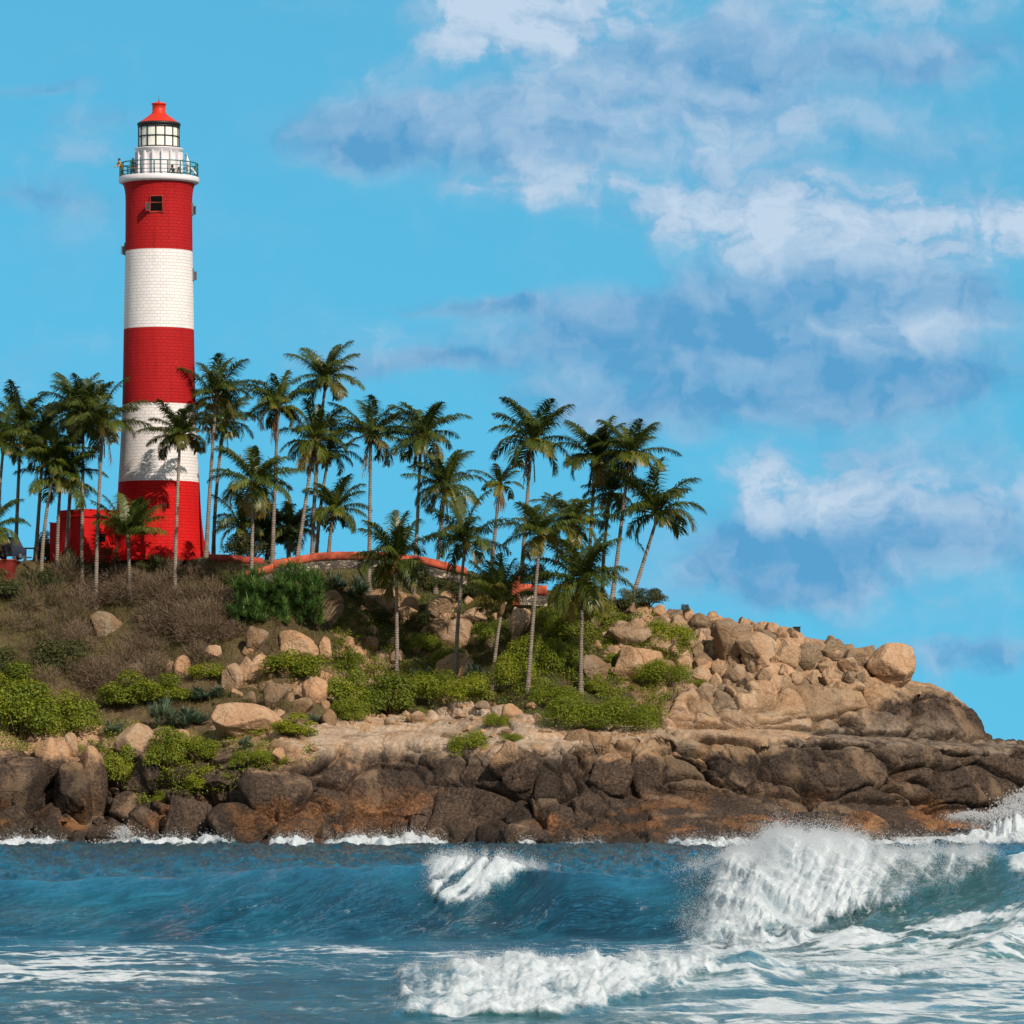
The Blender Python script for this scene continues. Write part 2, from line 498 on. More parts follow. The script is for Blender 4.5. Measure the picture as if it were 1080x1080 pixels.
M['worn'] = plain('worn_pink_plaster', (0.26, 0.125, 0.085, 1), .9, .1, .5, 1.5)
M['dark_red'] = plain('stained_red_plaster', (0.15, 0.016, 0.012, 1), .85, .2, .5, 1.2)
M['tyre'] = plain('tyre_rubber', (0.02, 0.02, 0.02, 1), .8, .2)
M['car'] = plain('dark_blue_car_paint', (0.03, 0.045, 0.075, 1), .25, .6, .05)
M['carred'] = plain('red_car_paint', (0.35, 0.03, 0.02, 1), .3, .6, .05)
M['carglass'] = plain('car_glass', (0.05, 0.07, 0.09, 1), .08, .8, .02)
M['steel'] = plain('grey_steel', (0.13, 0.15, 0.17, 1), .5, .4)
M['skin'] = plain('skin', (0.20, 0.10, 0.06, 1), .6, .3)
M['hair'] = plain('hair', (0.012, 0.010, 0.010, 1), .6, .3)
M['ochre'] = plain('ochre_cloth', (0.42, 0.24, 0.07, 1), .85, .1)
M['navy'] = plain('navy_cloth', (0.018, 0.022, 0.03, 1), .85, .1)
M['grey'] = plain('grey_cloth', (0.12, 0.11, 0.10, 1), .85, .1)
M['khaki'] = plain('khaki_cloth', (0.28, 0.20, 0.10, 1), .85, .1)
M['coconut'] = plain('coconut', (0.33, 0.17, 0.045, 1), .6, .3, .4)


def trunk_material():
    m_, t = material('palm_bark')
    p = t.n('ShaderNodeNewGeometry').outputs['Position']
    w = t.n('ShaderNodeTexWave', dict(wave_type='BANDS', bands_direction='Z'), Vector=p, Scale=1.7, Distortion=1.5, Detail=3)
    n = t.noise(p, 2.2, 5, .6).outputs[0]
    rnd = t.n('ShaderNodeObjectInfo').outputs['Random']
    c = t.mix(t.ramp(n, .3, .7), (0.19, 0.155, 0.125), (0.33, 0.285, 0.235))
    c = t.mix(t.ramp(w.outputs[1], .1, .8, .22, 0), c, (0.09, 0.07, 0.055))
    c = t.mix(t.ramp(rnd, 0, 1, 0, .45, 'LINEAR'), c, (0.13, 0.10, 0.08))
    out(t, principled(t, c, .85, bump(t, w.outputs[1], .6, .05), .2))
    return m_


def stone_wall_material():
    m_, t = material('rubble_stone')
    p = t.n('ShaderNodeTexCoord').outputs['Object']
    q = t.vm('ADD', t.vm('MULTIPLY', p, (1, 1, 1.25)), t.vm('MULTIPLY', t.noise(p, 2.5, 3).outputs[1], (.25, .25, .25)))
    v = t.n('ShaderNodeTexVoronoi', dict(feature='F1'), Vector=q, Scale=3.2)
    e = t.n('ShaderNodeTexVoronoi', dict(feature='DISTANCE_TO_EDGE'), Vector=q, Scale=3.2).outputs[0]
    hsv = t.n('ShaderNodeSeparateColor', None, Color=v.outputs['Color']).outputs[0]
    c = t.mix(t.ramp(hsv, .1, .9), (0.075, 0.065, 0.055), (0.24, 0.20, 0.16))
    c = t.mix(t.ramp(hsv, .86, .9), c, (0.45, 0.38, 0.30))
    c = t.mix(t.ramp(e, .07, .03), c, (0.17, 0.14, 0.11))
    out(t, principled(t, c, .9, bump(t, t.ramp(e, 0, .14), .9, .1), .2))
    return m_


M['trunk'] = trunk_material()
M['stone'] = stone_wall_material()
M['palm'] = leaf_mat('palm_leaf', (0.016, 0.043, 0.007), (0.110, 0.140, 0.017), (0.34, 0.22, 0.05), .40, .28, .45)
M['deadleaf'] = leaf_mat('dead_palm_leaf', (0.16, 0.10, 0.05), (0.25, 0.17, 0.09), (0.2, 0.12, 0.06), .8, .15, .1)
M['shrub'] = leaf_mat('shrub_leaf', (0.085, 0.135, 0.008), (0.30, 0.33, 0.018), (0.25, 0.19, 0.05), .5, .35)
M['darkshrub'] = leaf_mat('dark_shrub_leaf', (0.035, 0.055, 0.014), (0.10, 0.115, 0.028), (0.17, 0.12, 0.05), .6, .3)
M['blade'] = leaf_mat('screw_pine_blade', (0.065, 0.15, 0.03), (0.20, 0.34, 0.08), (0.24, 0.18, 0.07), .45, .3)
M['agave'] = leaf_mat('grey_green_blade', (0.060, 0.110, 0.068), (0.150, 0.215, 0.135), (0.24, 0.18, 0.09), .5, .2)
M['twig'] = leaf_mat('dry_twig', (0.135, 0.092, 0.060), (0.27, 0.195, 0.135), (0.11, 0.125, 0.03), .8, .12, .1)
M['grass'] = leaf_mat('slope_grass', (0.075, 0.085, 0.020), (0.185, 0.150, 0.060), (0.10, 0.13, 0.02), .7, .3, .1)

# ------------------------------------------------------------------ the headland
KX = np.array([-260, -150, 0, 100, 200, 300, 400, 500, 560, 640, 700, 800, 900, 960, 1000, 1040, 1080, 1200, 1320], float)


def tab(*v):
    return np.array(v, float)


Ywl = tab(160, 160, 163, 168, 163, 160, 166, 163, 155, 152, 152, 152, 156, 161, 166, 170, 173, 180, 190) + DY
# rows of photo heights (py) and depths (Y) from the water up to the crest, one value per column key
C2py = tab(876, 876, 876, 872, 872, 874, 872, 868, 858, 838, 833, 840, 848, 852, 855, 853, 852, 851, 851)
C2Y = Ywl + tab(3, 3, 3, 3, 3, 3, 3, 4, 9, 15, 16, 16, 15, 14, 12, 11, 10, 8, 6)
C3py = tab(812, 810, 806, 806, 818, 790, 788, 796, 790, 778, 772, 779, 783, 785, 787, 789, 791, 815, 846)
C3Y = C2Y + tab(4, 4, 4, 4, 4, 4, 4.5, 4, 3.5, 3.2, 3, 3, 3, 3, 3, 3, 3, 3, 2)
C4py = tab(772, 772, 768, 770, 775, 762, 757, 754, 760, 767, 767, 770, 776, 780, 782, 784, 786, 812, 845)
C4Y = C3Y + tab(5, 5, 5, 5, 6, 7, 8, 8, 7, 6, 6, 7, 8, 8, 7, 6, 5, 4, 3)
C5py = tab(738, 738, 735, 735, 742, 735, 732, 728, 726, 734, 728, 724, 724, 726, 733, 782, 785.5, 811, 844)
C5Y = C4Y + tab(6, 6, 6, 6, 6, 6, 6, 6, 5, 4, 3, 2.5, 2.5, 2.8, 3.5, 2.5, 2, 2, 2)
C6py = tab(695, 695, 692, 690, 700, 695, 690, 690, 692, 700, 708, 717, 720, 723, 732, 781, 785, 810, 843)
C6Y = C5Y + tab(6, 6, 6, 6, 6, 6, 6, 6, 5, 5, 4, 3.5, 3.5, 3, 2, 2, 2, 2, 2)
C7py = tab(618, 612, 607, 600, 597, 599, 598, 606, 623, 632, 642, 657, 680, 718, 731, 781, 785, 810, 842)
C7Y = C6Y + tab(9, 9, 9, 9, 9, 9, 9, 9, 9, 8, 8, 8, 6, 4, 3, 3, 3, 3, 2)
C8py = tab(600, 596, 591, 588.5, 588.5, 591, 593, 606, 621, 631, 644, 660, 684, 722, 737, 784, 788, 812, 844)
C8Y = np.maximum(C7Y + 6, tab(201, 201, 201, 201, 201, 201, 201, 201, 201, 201, 198, 198, 196, 194, 194, 196, 196, 200, 206) + DY)
Z8 = H + (HOR - C8py) * C8Y / F
C9Y = C8Y + 34
Z9 = Z8 - tab(0, 0, 0, 0, 0, 0, .5, 1, 2, 3, 3.5, 4, 4, 4, 4, 3, 3, 2.5, 1.5)
C10Y = C9Y + 28
Z10 = np.full_like(Z9, 3.0)
C11Y = C10Y + 12
Z11 = np.full_like(Z9, -3.0)


for kx, o5, o6, o7, o8 in ((1022, 748, 746, 744, 750), (1034, 763, 762, 761, 766), (985, 727, 724, 721, 727)):
    j_ = int(np.searchsorted(KX, kx))
    for nm_ in ('Ywl', 'C2py', 'C2Y', 'C3py', 'C3Y', 'C4py', 'C4Y', 'C5py', 'C5Y', 'C6py', 'C6Y', 'C7py', 'C7Y', 'C8py', 'C8Y', 'Z8', 'C9Y', 'Z9', 'C10Y', 'Z10', 'C11Y', 'Z11'):
        v_ = globals()[nm_]
        globals()[nm_] = np.insert(v_, j_, {'C5py': o5, 'C6py': o6, 'C7py': o7, 'C8py': o8}.get(nm_, np.interp(kx, KX, v_)))
    KX = np.insert(KX, j_, kx)
Z8 = H + (HOR - C8py) * C8Y / F


def pz(py, Y): return H + (HOR - py) * Y / F


prof_Y = [Ywl - 4, Ywl, C2Y, C3Y, C4Y, C5Y, C6Y, C7Y, C8Y, C9Y, C10Y, C11Y]
prof_Z = [np.full_like(Ywl, -3.0), np.zeros_like(Ywl), pz(C2py, C2Y), pz(C3py, C3Y), pz(C4py, C4Y), pz(C5py, C5Y), pz(C6py, C6Y), pz(C7py, C7Y), Z8, Z9, Z10, Z11]
SEG = [10, 56, 120, 50, 74, 60, 90, 22, 20, 12, 8]

cols = np.concatenate([np.arange(-250, -6, 4.0), np.arange(-6, 1090, 1.25), np.arange(1092, 1310, 4.0)])
NCOL = len(cols)


def colsmooth(v, w=13.0):
    fx = np.arange(-260, 1321, 1.0)
    y = np.interp(fx, KX, v)
    k = np.hanning(int(w * 2) + 1); k /= k.sum()
    y = np.convolve(np.pad(y, int(w), mode='edge'), k, mode='valid')
    return np.interp(cols, fx, y)


PY_ = [colsmooth(v) for v in prof_Y]
PZ_ = [colsmooth(v) for v in prof_Z]
rowsY, rowsZ, rowT = [], [], []
for i, n in enumerate(SEG):
    for k in range(n):
        t = k / n
        rowsY.append(PY_[i] + (PY_[i + 1] - PY_[i]) * t)
        rowsZ.append(PZ_[i] + (PZ_[i + 1] - PZ_[i]) * t)
        rowT.append(i + t)
rowsY.append(PY_[-1]); rowsZ.append(PZ_[-1]); rowT.append(float(len(SEG)))
gY = np.array(rowsY).T; gZ = np.array(rowsZ).T; rowT = np.array(rowT)
NROW = gY.shape[1]
# soften the profile a little along its length
k = np.array([1, 2, 3, 2, 1.]); k /= k.sum()
for _ in range(3):
    gY[:, 2:-2] = sum(w * gY[:, i:NROW - 4 + i] for i, w in enumerate(k))
    gZ[:, 2:-2] = sum(w * gZ[:, i:NROW - 4 + i] for i, w in enumerate(k))
gX = (cols[:, None] - 540) * gY / F
P = np.stack([gX, gY, gZ], -1)


def grid_normals(P):
    du = np.gradient(P, axis=0); dv = np.gradient(P, axis=1)
    n = np.cross(du, dv)
    return n / np.maximum(np.linalg.norm(n, axis=-1, keepdims=True), 1e-9)


Nrm = grid_normals(P)
PX = np.repeat(cols[:, None], NROW, 1)
TT = np.repeat(rowT[None, :], NCOL, 0)
# where bare rock shows, where soil, where green
rock = sm(4.35, 3.85, TT)
rock = np.maximum(rock, sm(640, 700, PX) * sm(8.2, 7.4, TT))
rock = np.maximum(rock, sm(925, 960, PX))
patch = fbm(P * np.array([.16, .16, .2]), 3, 31)
rock = np.maximum(rock, sm(.16, .42, patch + .25 * sm(230, 330, PX) * sm(560, 470, PX)) * sm(6.95, 6.5, TT) * sm(190, 260, PX))
# block jointing: each joint block stands in or out a bit, with a groove round it
warp = np.stack([fbm(P * .16, 3, 40), fbm(P * .16, 3, 41), fbm(P * .16, 3, 42)], -1)
Q = P + warp * 1.3 + .10 * np.stack([fbm(P * 1.1, 3, 43), fbm(P * 1.1, 3, 44), fbm(P * 1.1, 3, 45)], -1)
tilt = Q[..., 2] + 0.10 * Q[..., 0]
ly = sm(640, 720, PX)
q1 = np.stack([Q[..., 0] / 5.6, Q[..., 1] / 7.0, tilt / 3.4], -1)
a1, b1, id1 = worley(q1, 3, .75, 5)
a4, b4, id4 = worley(q1 * np.array([.58, .8, 1.45]), 4, .75, 5)
pick4 = ly > .5 + .5 * gnoise(P * .35, 47)
a1, b1, id1 = np.where(pick4, a4, a1), np.where(pick4, b4, b1), np.where(pick4, id4, id1)
q2 = np.stack([Q[..., 0] / 1.75 + .3 * tilt / 1.5, Q[..., 1] / 1.9, tilt / 1.5], -1)
a2, b2, id2 = worley(q2, 5, .9, 4)
e1, e2 = b1 - a1, b2 - a2
dome = sm(330, 380, PX) * sm(545, 500, PX) * sm(1.0, 2.0, TT) * sm(3.6, 3.1, TT)     # the smooth dark dome
slab = sm(2.0, 1.8, TT) * sm(590, 650, PX)                                             # the low wet apron
flat4 = sm(2.95, 3.05, TT) * sm(4.05, 3.95, TT)
cliff = sm(4.1, 4.0, TT) * (1 - .0 * slab)
terrC = sm(4.0, 4.1, TT) * sm(6.0, 5.7, TT) * sm(640, 700, PX)
massive = np.clip(cliff + terrC * sm(740, 860, PX), 0, 1)
some = sm(-.05, .25, fbm(P * .22, 2, 46))                                               # where the small joints show
dA = (id1 - .5) * .95 * (1 - .7 * dome) - 1.1 * np.exp(-(e1 / .050) ** 1.3) + .26 * (1 - np.exp(-e1 / .12)) + some * ((id2 - .5) * .30 - .30 * np.exp(-e2 / .05))
dB = (id2 - .5) * .75 - .50 * np.exp(-e2 / .08) + .35 * np.minimum(e2, .6) + (id1 - .5) * .6
dA = dA * (1 - .60 * dome) * (1 - .62 * slab) * (1 - .75 * flat4)
d = massive * dA + (1 - massive) * dB * (1 - .75 * sm(925, 970, PX))
q3 = np.stack([Q[..., 0] / 2.3 + .12 * tilt, Q[..., 1] / 3.0, tilt / 5.5], -1)
a3, b3, id3 = worley(q3, 17, .85, 5)
e3 = b3 - a3
d += massive * (1 - flat4) * (1 - .6 * slab) * (1 - .9 * dome) * (1 - .55 * ly) * ((id3 - .5) * .55 - .55 * np.exp(-(e3 / .06) ** 1.3))
d += .16 * fbm(P * .6, 3, 50) - .13 * np.abs(fbm(P * 1.7, 4, 51, .6)) + .03 * fbm(P * 6, 2, 52)
d += .9 * dome * (1 - ((PX - 440) / 110) ** 2).clip(0, 1)
right = sm(640, 700, PX)
block = massive * (.55 * id1 + .45 * id3) + (1 - massive) * id2
d -= .75 * np.exp(-((TT - 2.04) / .05) ** 2) * right + .9 * np.exp(-((TT - 4.03) / .035) ** 2) * sm(690, 760, PX) * sm(1030, 1000, PX)
soil_d = .55 * fbm(P * .3, 4, 60) + .12 * fbm(P * 2.2, 2, 61)
sea_side = sm(8.2, 7.6, TT)
disp = (rock * d + (1 - rock) * soil_d) * sea_side + (1 - sea_side) * .12 * fbm(P * .5, 3, 62)
disp *= sm(0, .6, TT) * .6 + .4
P = P + Nrm * disp[..., None]
soil = (1 - rock)
pale = sm(2.75, 3.05, TT) * sm(4.6, 4.1, TT) * sm(285, 330, PX) * (.45 + .55 * sm(740, 600, PX))
green = sm(300, 400, PX) * sm(720, 640, PX) * .9 + .35 * sm(560, 600, TT * 100) * sm(300, 150, PX)
idx = np.arange(NCOL * NROW).reshape(NCOL, NROW)
fc = np.stack([idx[:-1, :-1], idx[1:, :-1], idx[1:, 1:], idx[:-1, 1:]], -1).reshape(-1, 4)
me = mesh_np("headland", P.reshape(-1, 3), fc, M['ground'], True, attrs=dict(soil=soil.ravel(), green=green.ravel(), pale=pale.ravel(), block=block.ravel()))
tag(link("headland", me), "rocky granite headland falling to the sea", kind="structure")

VPY = HOR - (P[..., 2] - H) * F / P[..., 1]                # photo row of every ground vertex
VPX = 540 + P[..., 0] * F / P[..., 1]
MINPY = np.minimum.accumulate(VPY[:, 10:], axis=1)         # visible from the sea side


def terr(px, py):
    """ground point seen at a photo position"""
    c = int(np.clip(np.searchsorted(cols, px), 0, NCOL - 1))
    m_ = MINPY[c]
    r = int(np.argmax(m_ <= py)) if (m_ <= py).any() else int(np.argmin(VPY[c, 10:]))
    return Vector(P[c, r + 10])


def plateau(px, Y):
    """ground height further back, at a depth"""
    c = int(np.clip(np.searchsorted(cols, px), 0, NCOL - 1))
    r0 = 300
    Y = Y + DY
    z = float(np.interp(Y, P[c, r0:, 1], P[c, r0:, 2]))
    return Vector(((px - 540) * Y / F, Y, z))


# ------------------------------------------------------------------ the sea
def wave_table(xs, vs, px):
    return np.interp(px, xs, vs)


F0, H0 = 2740.0, 2.5                      # the figures the waves are laid out in
SCL = np.array([H / H0, H * F / (H0 * F0), H / H0])
scol = np.concatenate([np.arange(-420, -12, 10.0), np.arange(-12, 1094, 1.5), np.arange(1096, 1500, 10.0)])
srow = np.concatenate([np.arange(20, 28, .12), np.arange(28, 56, .055), np.arange(56, 100, .2), np.arange(100, 196, .5), np.geomspace(197, 14000, 60)])
sPX, sY = np.meshgrid(scol, srow, indexing='ij')
sX = (sPX - 540) * sY / F0
pos2 = np.stack([sX, sY, np.zeros_like(sX)], -1)
# main breaker: crest depth, crest height, face foot depth for every column
crY = wave_table([-400, 0, 200, 400, 600, 750, 900, 1080, 1500], [53.5, 53, 52.4, 51.8, 51.2, 50.6, 50.0, 49.6, 49], sPX)
crpy = wave_table([-400, 0, 60, 130, 200, 260, 330, 400, 470, 540, 620, 680, 740, 780, 830, 870, 905, 930, 960, 1000, 1040, 1080, 1300],
                  [933, 928, 930, 924, 925, 918, 914, 915, 914, 918, 921, 926, 918, 906, 896, 894, 901, 909, 905, 904, 905, 905, 908], sPX)
ftpy = wave_table([-400, 0, 200, 400, 600, 740, 900, 1080, 1500], [985, 988, 997, 997, 990, 1000, 1012, 1018, 1020], sPX)
crZ = H0 - (crpy - HOR) * crY / F0
ftY = H0 * F0 / (ftpy - HOR)
back = 9.0
xi = np.where(sY < crY, (sY - ftY) / (crY - ftY), 1 + (sY - crY) / back)
front = np.clip(xi, 0, 1)
shape = np.where(xi <= 1, front ** 1.7 * (1 - .10 * (1 - front)), np.clip(2 - xi, 0, 1) ** 2 * (3 - 2 * np.clip(2 - xi, 0, 1)))
warpn = fbm(pos2 * np.array([.12, .5, 1]), 3, 90)
z = crZ * shape
# the little inner breaker in front
cbY = 36.5 - .0 * sPX
cbpy = wave_table([-400, 0, 330, 400, 430, 480, 550, 650, 720, 760, 790, 815, 850, 900, 950, 1010, 1080, 1400],
                  [1064, 1064, 1058, 1042, 1027, 1021, 1017, 1019, 1014, 1011, 1003, 1012, 1019, 1020, 1025, 1024, 1027, 1030], sPX)
cbZ = H0 - (cbpy - HOR) * cbY / F0
fbY = 31.6
xb = np.where(sY < cbY, (sY - fbY) / (cbY - fbY), 1 + (sY - cbY) / 5.0)
fb_ = np.clip(xb, 0, 1)
sb = np.where(xb <= 1, fb_ ** 1.35, np.clip(2 - xb, 0, 1) ** 1.5)
z = z + np.maximum(cbZ, 0) * sb
# swells further out
for (y0, a, wd, sl, sd) in ((66, .28, 3.5, .05, 1), (80, .30, 4, -.04, 2), (97, .26, 5, .03, 3), (118, .22, 6, -.03, 4), (140, .25, 6, .02, 5)):
    ph = sY - y0 - sl * sX - 2.5 * gnoise(pos2 * np.array([.05, .02, 1]) + sd * 7.3, 12 + sd)
    z = z + a * np.exp(-(ph / wd) ** 2) * (.6 + .8 * gnoise(pos2 * np.array([.07, .03, 1]) + sd, 20 + sd)) * sm(60, 70, sY)
# chop, drawn out along the faces
face = np.clip(np.sin(np.pi * np.clip(xi, 0, 1)), 0, 1) * (xi > 0) * (xi < 1)
ch = fbm(pos2 * np.array([1.1, .8, 1]), 4, 100)
far = sm(56, 64, sY)
skew = np.stack([sX * 1.25 - (sY - ftY) * .55, z * .9 + sY * .22, np.zeros_like(sX)], -1)
st = fbm(skew * 1.0, 5, 110, .55)
chf = fbm(pos2 * np.array([.55, .33, 1]), 5, 120, .6)
z = z + ch * .065 * (1 - far) * (1 - .5 * face) + (st * .13 + .40 * fbm(skew * np.array([.5, .3, 1]), 3, 111)) * face * np.clip(crZ, 0, 2) / 1.4 + (chf * .36 + .26 * fbm(pos2 * np.array([1.2, 1.1, 1]), 3, 121)) * far * sm(400, 150, sY)
SP = np.stack([sX, sY, z], -1)
spy = HOR - (z - H0) * F0 / sY
spx = sPX
# foam
fo = np.zeros_like(z)
wob = fbm(np.stack([spx / 26, spy / 26, np.zeros_like(z)], -1), 4, 130)
low = wave_table([690, 720, 760, 800, 860, 900, 950, 1000, 1040, 1062], [962, 992, 1003, 992, 978, 968, 953, 938, 918, 900], spx)
inA = (sY > ftY - 1.0) & (sY < crY + 2.6)
lw = 26 * wob
A = sm(low + 10, low - 16, spy + lw) * sm(700, 790, spx + .45 * (spy - 940) + 34 * wob) * sm(1075, 1045, spx + 24 * wob) * inA
A = A * (1 - .40 * sm(890, 960, spx)) * (1 - .25 * sm(800, 730, spx))
A = A * (1 - .45 * sm(930, 1010, spx) * sm(900, 925, spy) * sm(-.1, .3, fbm(np.stack([spx / 13, spy / 30, 0 * z], -1), 3, 133)))
top2 = wave_table([430, 600], [908, 900], spx)
low2 = wave_table([440, 470, 500, 540, 575, 605], [938, 952, 945, 930, 920, 912], spx)
Bf = sm(low2 + 6, low2 - 8, spy + 12 * wob) * sm(440, 462, spx + .3 * (spy - 930) + 16 * wob) * sm(606, 575, spx + 12 * wob) * inA
Bf = Bf * sm(-.42, .05, fbm(np.stack([spx / 16 + spy / 14, spy / 34, 0 * z], -1), 4, 134) + .25 * crZ * 0)
lowC = wave_table([395, 430, 480, 560, 620, 680, 720, 760], [1060, 1076, 1080, 1078, 1066, 1048, 1034, 1022], spx)
Cf = sm(lowC + 8, lowC - 8, spy + 12 * wob) * sm(392, 500, spx + 60 * wob + .55 * (spy - 1045)) * sm(775, 735, spx + 14 * wob) * ((sY > fbY - 1) & (sY < cbY + 1.8))
A = A * np.clip(.74 + .28 * np.exp(-((spx - 825) / 70) ** 2) + .8 * fbm(np.stack([spx / 15 + (spy - 900) / 40, spy / 60, 0 * z], -1), 4, 135), .25, 1.1).clip(0, 1)
Cf = Cf * np.clip(.85 + .9 * fbm(np.stack([spx / 22, spy / 16, 0 * z], -1), 4, 136), .3, 1)
Cr = .55 * sm(740, 770, spx) * ((sY > cbY - .5) & (sY < cbY + .7)) * sm(-.15, .25, wob + .1)
right_crest = .9 * sm(1052, 1078, spx + 12 * wob) * sm(935, 915, spy + 20 * wob) * inA
body = np.clip(np.maximum.reduce([A, Bf * .9, Cf, Cr, right_crest]), 0, 1)
# thin lace left on the water
lace_w = np.stack([sX * .55 + .8 * warpn, sY * .35, 0 * z], -1) + .35 * np.stack([fbm(pos2 * .5, 3, 140), fbm(pos2 * .5, 3, 141), 0 * z], -1)
l1, l2, _ = worley(lace_w, 8, .95)
web = np.exp(-(l2 - l1) / .085)
flatzone = sm(47.5, 45, sY) * (.66 + .25 * fbm(pos2 * .12, 3, 142)) * sm(20, 30, sY)
flatzone *= np.where(sY < cbY, .55 + .45 * sm(560, 700, spx), 1)
flatzone = flatzone * (.55 + .45 * sm(330, 120, spx) + .35 * sm(600, 800, spx))
su = sX * 1.15 - (sY - ftY) * 1.1 * sm(-2, 1, sY - ftY) + .3 * fbm(pos2 * .6, 2, 144)
sv = z * .45 + sY * .10
trail = face * (.28 + .3 * sm(.1, .5, fbm(skew * np.array([.9, .35, 1]), 3, 143)))
pw = pos2 + .9 * np.stack([fbm(pos2 * .5, 3, 146), .6 * fbm(pos2 * .5, 3, 147), 0 * z], -1)
ridge = 1 - np.abs(fbm(pw * np.array([.42, .62, 1]), 5, 148, .58)) * 2.2
veil_ = sm(-.05, .45, fbm(pos2 * np.array([.14, .55, 1]), 4, 149, .6))
lace = np.clip(web * flatzone * .55 * sm(-.2, .2, fbm(pos2 * .2, 2, 151)) + flatzone * sm(.40, .98, ridge) * 1.0 + flatzone * veil_ * .62 + trail * np.exp(-np.abs(st) / .05) * 1.1, 0, 1)
foot = np.exp(-((sY - ftY + .8) / 1.3) ** 2) * (.35 + .45 * sm(640, 760, spx)) * sm(-.35, .3, fbm(pos2 * np.array([.35, .9, 1]), 4, 145))
# surf at the foot of the rocks
ywl = np.interp(spx, KX, Ywl) / SCL[1]
sh = ywl - sY
pshore = np.zeros_like(z)
for (x0, x1, k_, wd) in ((-40, 72, 1.0, 9), (112, 250, .9, 7), (283, 332, 1.1, 10), (340, 474, 1.15, 9), (545, 566, .7, 4), (590, 640, .5, 3), (700, 800, .9, 5), (905, 1095, .9, 7)):
    u = (spx - x0) / (x1 - x0)
    w_ = np.clip(4 * u * (1 - u), 0, 1) ** .35 * (u > 0) * (u < 1)
    pshore = np.maximum(pshore, k_ * w_ * sm(wd, wd * .5, sh + 9 * fbm(pos2 * np.array([.22, .12, 1]), 3, 150) - 2) * (sh > -8))
pshore = np.clip(pshore, 0, 1)
pshore *= sm(-.55, .15, fbm(pos2 * np.array([.8, .25, 1]), 4, 152, .6) + .35 * pshore - .15)
foam = np.clip(np.maximum.reduce([body, lace, foot, pshore]), 0, 1)
# raise the white water into lumps
fall = np.stack([sX * 1.0 + .35 * (sY - ftY), (sY - ftY) * .45, z * .4], -1)
lump = .45 + .75 * fbm(fall * 1.2, 4, 160, .5) + .07 * fbm(SP * np.array([4.0, 1.5, 2.0]), 3, 161)
lumpC = .42 + .75 * fbm(SP * np.array([2.0, 1.2, 1.4]), 4, 162, .5) + .20 * fbm(SP * 6, 2, 163)
sn = grid_normals(SP)
amt = np.maximum(A, right_crest * .6) * lump.clip(0.05, 2) * .34 + Bf * lump.clip(.05, 2) * .26 + Cf * lumpC.clip(.03, 2) * .20 + Cr * .10 * lumpC
SP = SP + sn * amt[..., None] + np.stack([0 * z, 0 * z, amt * .25], -1)
spl = np.exp(-((spx - 1068) / 36) ** 2) * (sh > -9) * sm(7, 1, sh) * sm(-.45, .2, fbm(pos2 * np.array([1.2, .5, 1]), 3, 168)) * sm(985, 1030, spx)
pshore = np.maximum(pshore, spl); foam = np.maximum(foam, spl)
SP[..., 2] += spl * (1.7 + 1.2 * fbm(pos2 * np.array([.45, .3, 1]), 2, 167) + .35 * fbm(pos2 * np.array([2.2, .9, 1]), 3, 169)).clip(0, 3) * sm(7, 0, sh)
SP[..., 2] += pshore * (.10 + .95 * np.abs(fbm(pos2 * np.array([.55, .12, 1]), 4, 165, .6)) + .25 * fbm(pos2 * np.array([2.6, .5, 1]), 3, 166)).clip(0, 2) * sm(-6, 1, sh) * .9
milk = np.clip(flatzone * (.50 + .9 * veil_) + .8 * foot + .35 * sm(.0, .5, body), 0, 1)
turbid = np.clip(sm(620, 1000, spx) * sm(58, 50, sY) + .6 * sm(40, 34, sY) * sm(380, 520, spx) + .15 * sm(46, 40, sY), 0, 1)
si = np.arange(sX.size).reshape(sX.shape)
sf = np.stack([si[:-1, :-1], si[1:, :-1], si[1:, 1:], si[:-1, 1:]], -1).reshape(-1, 4)


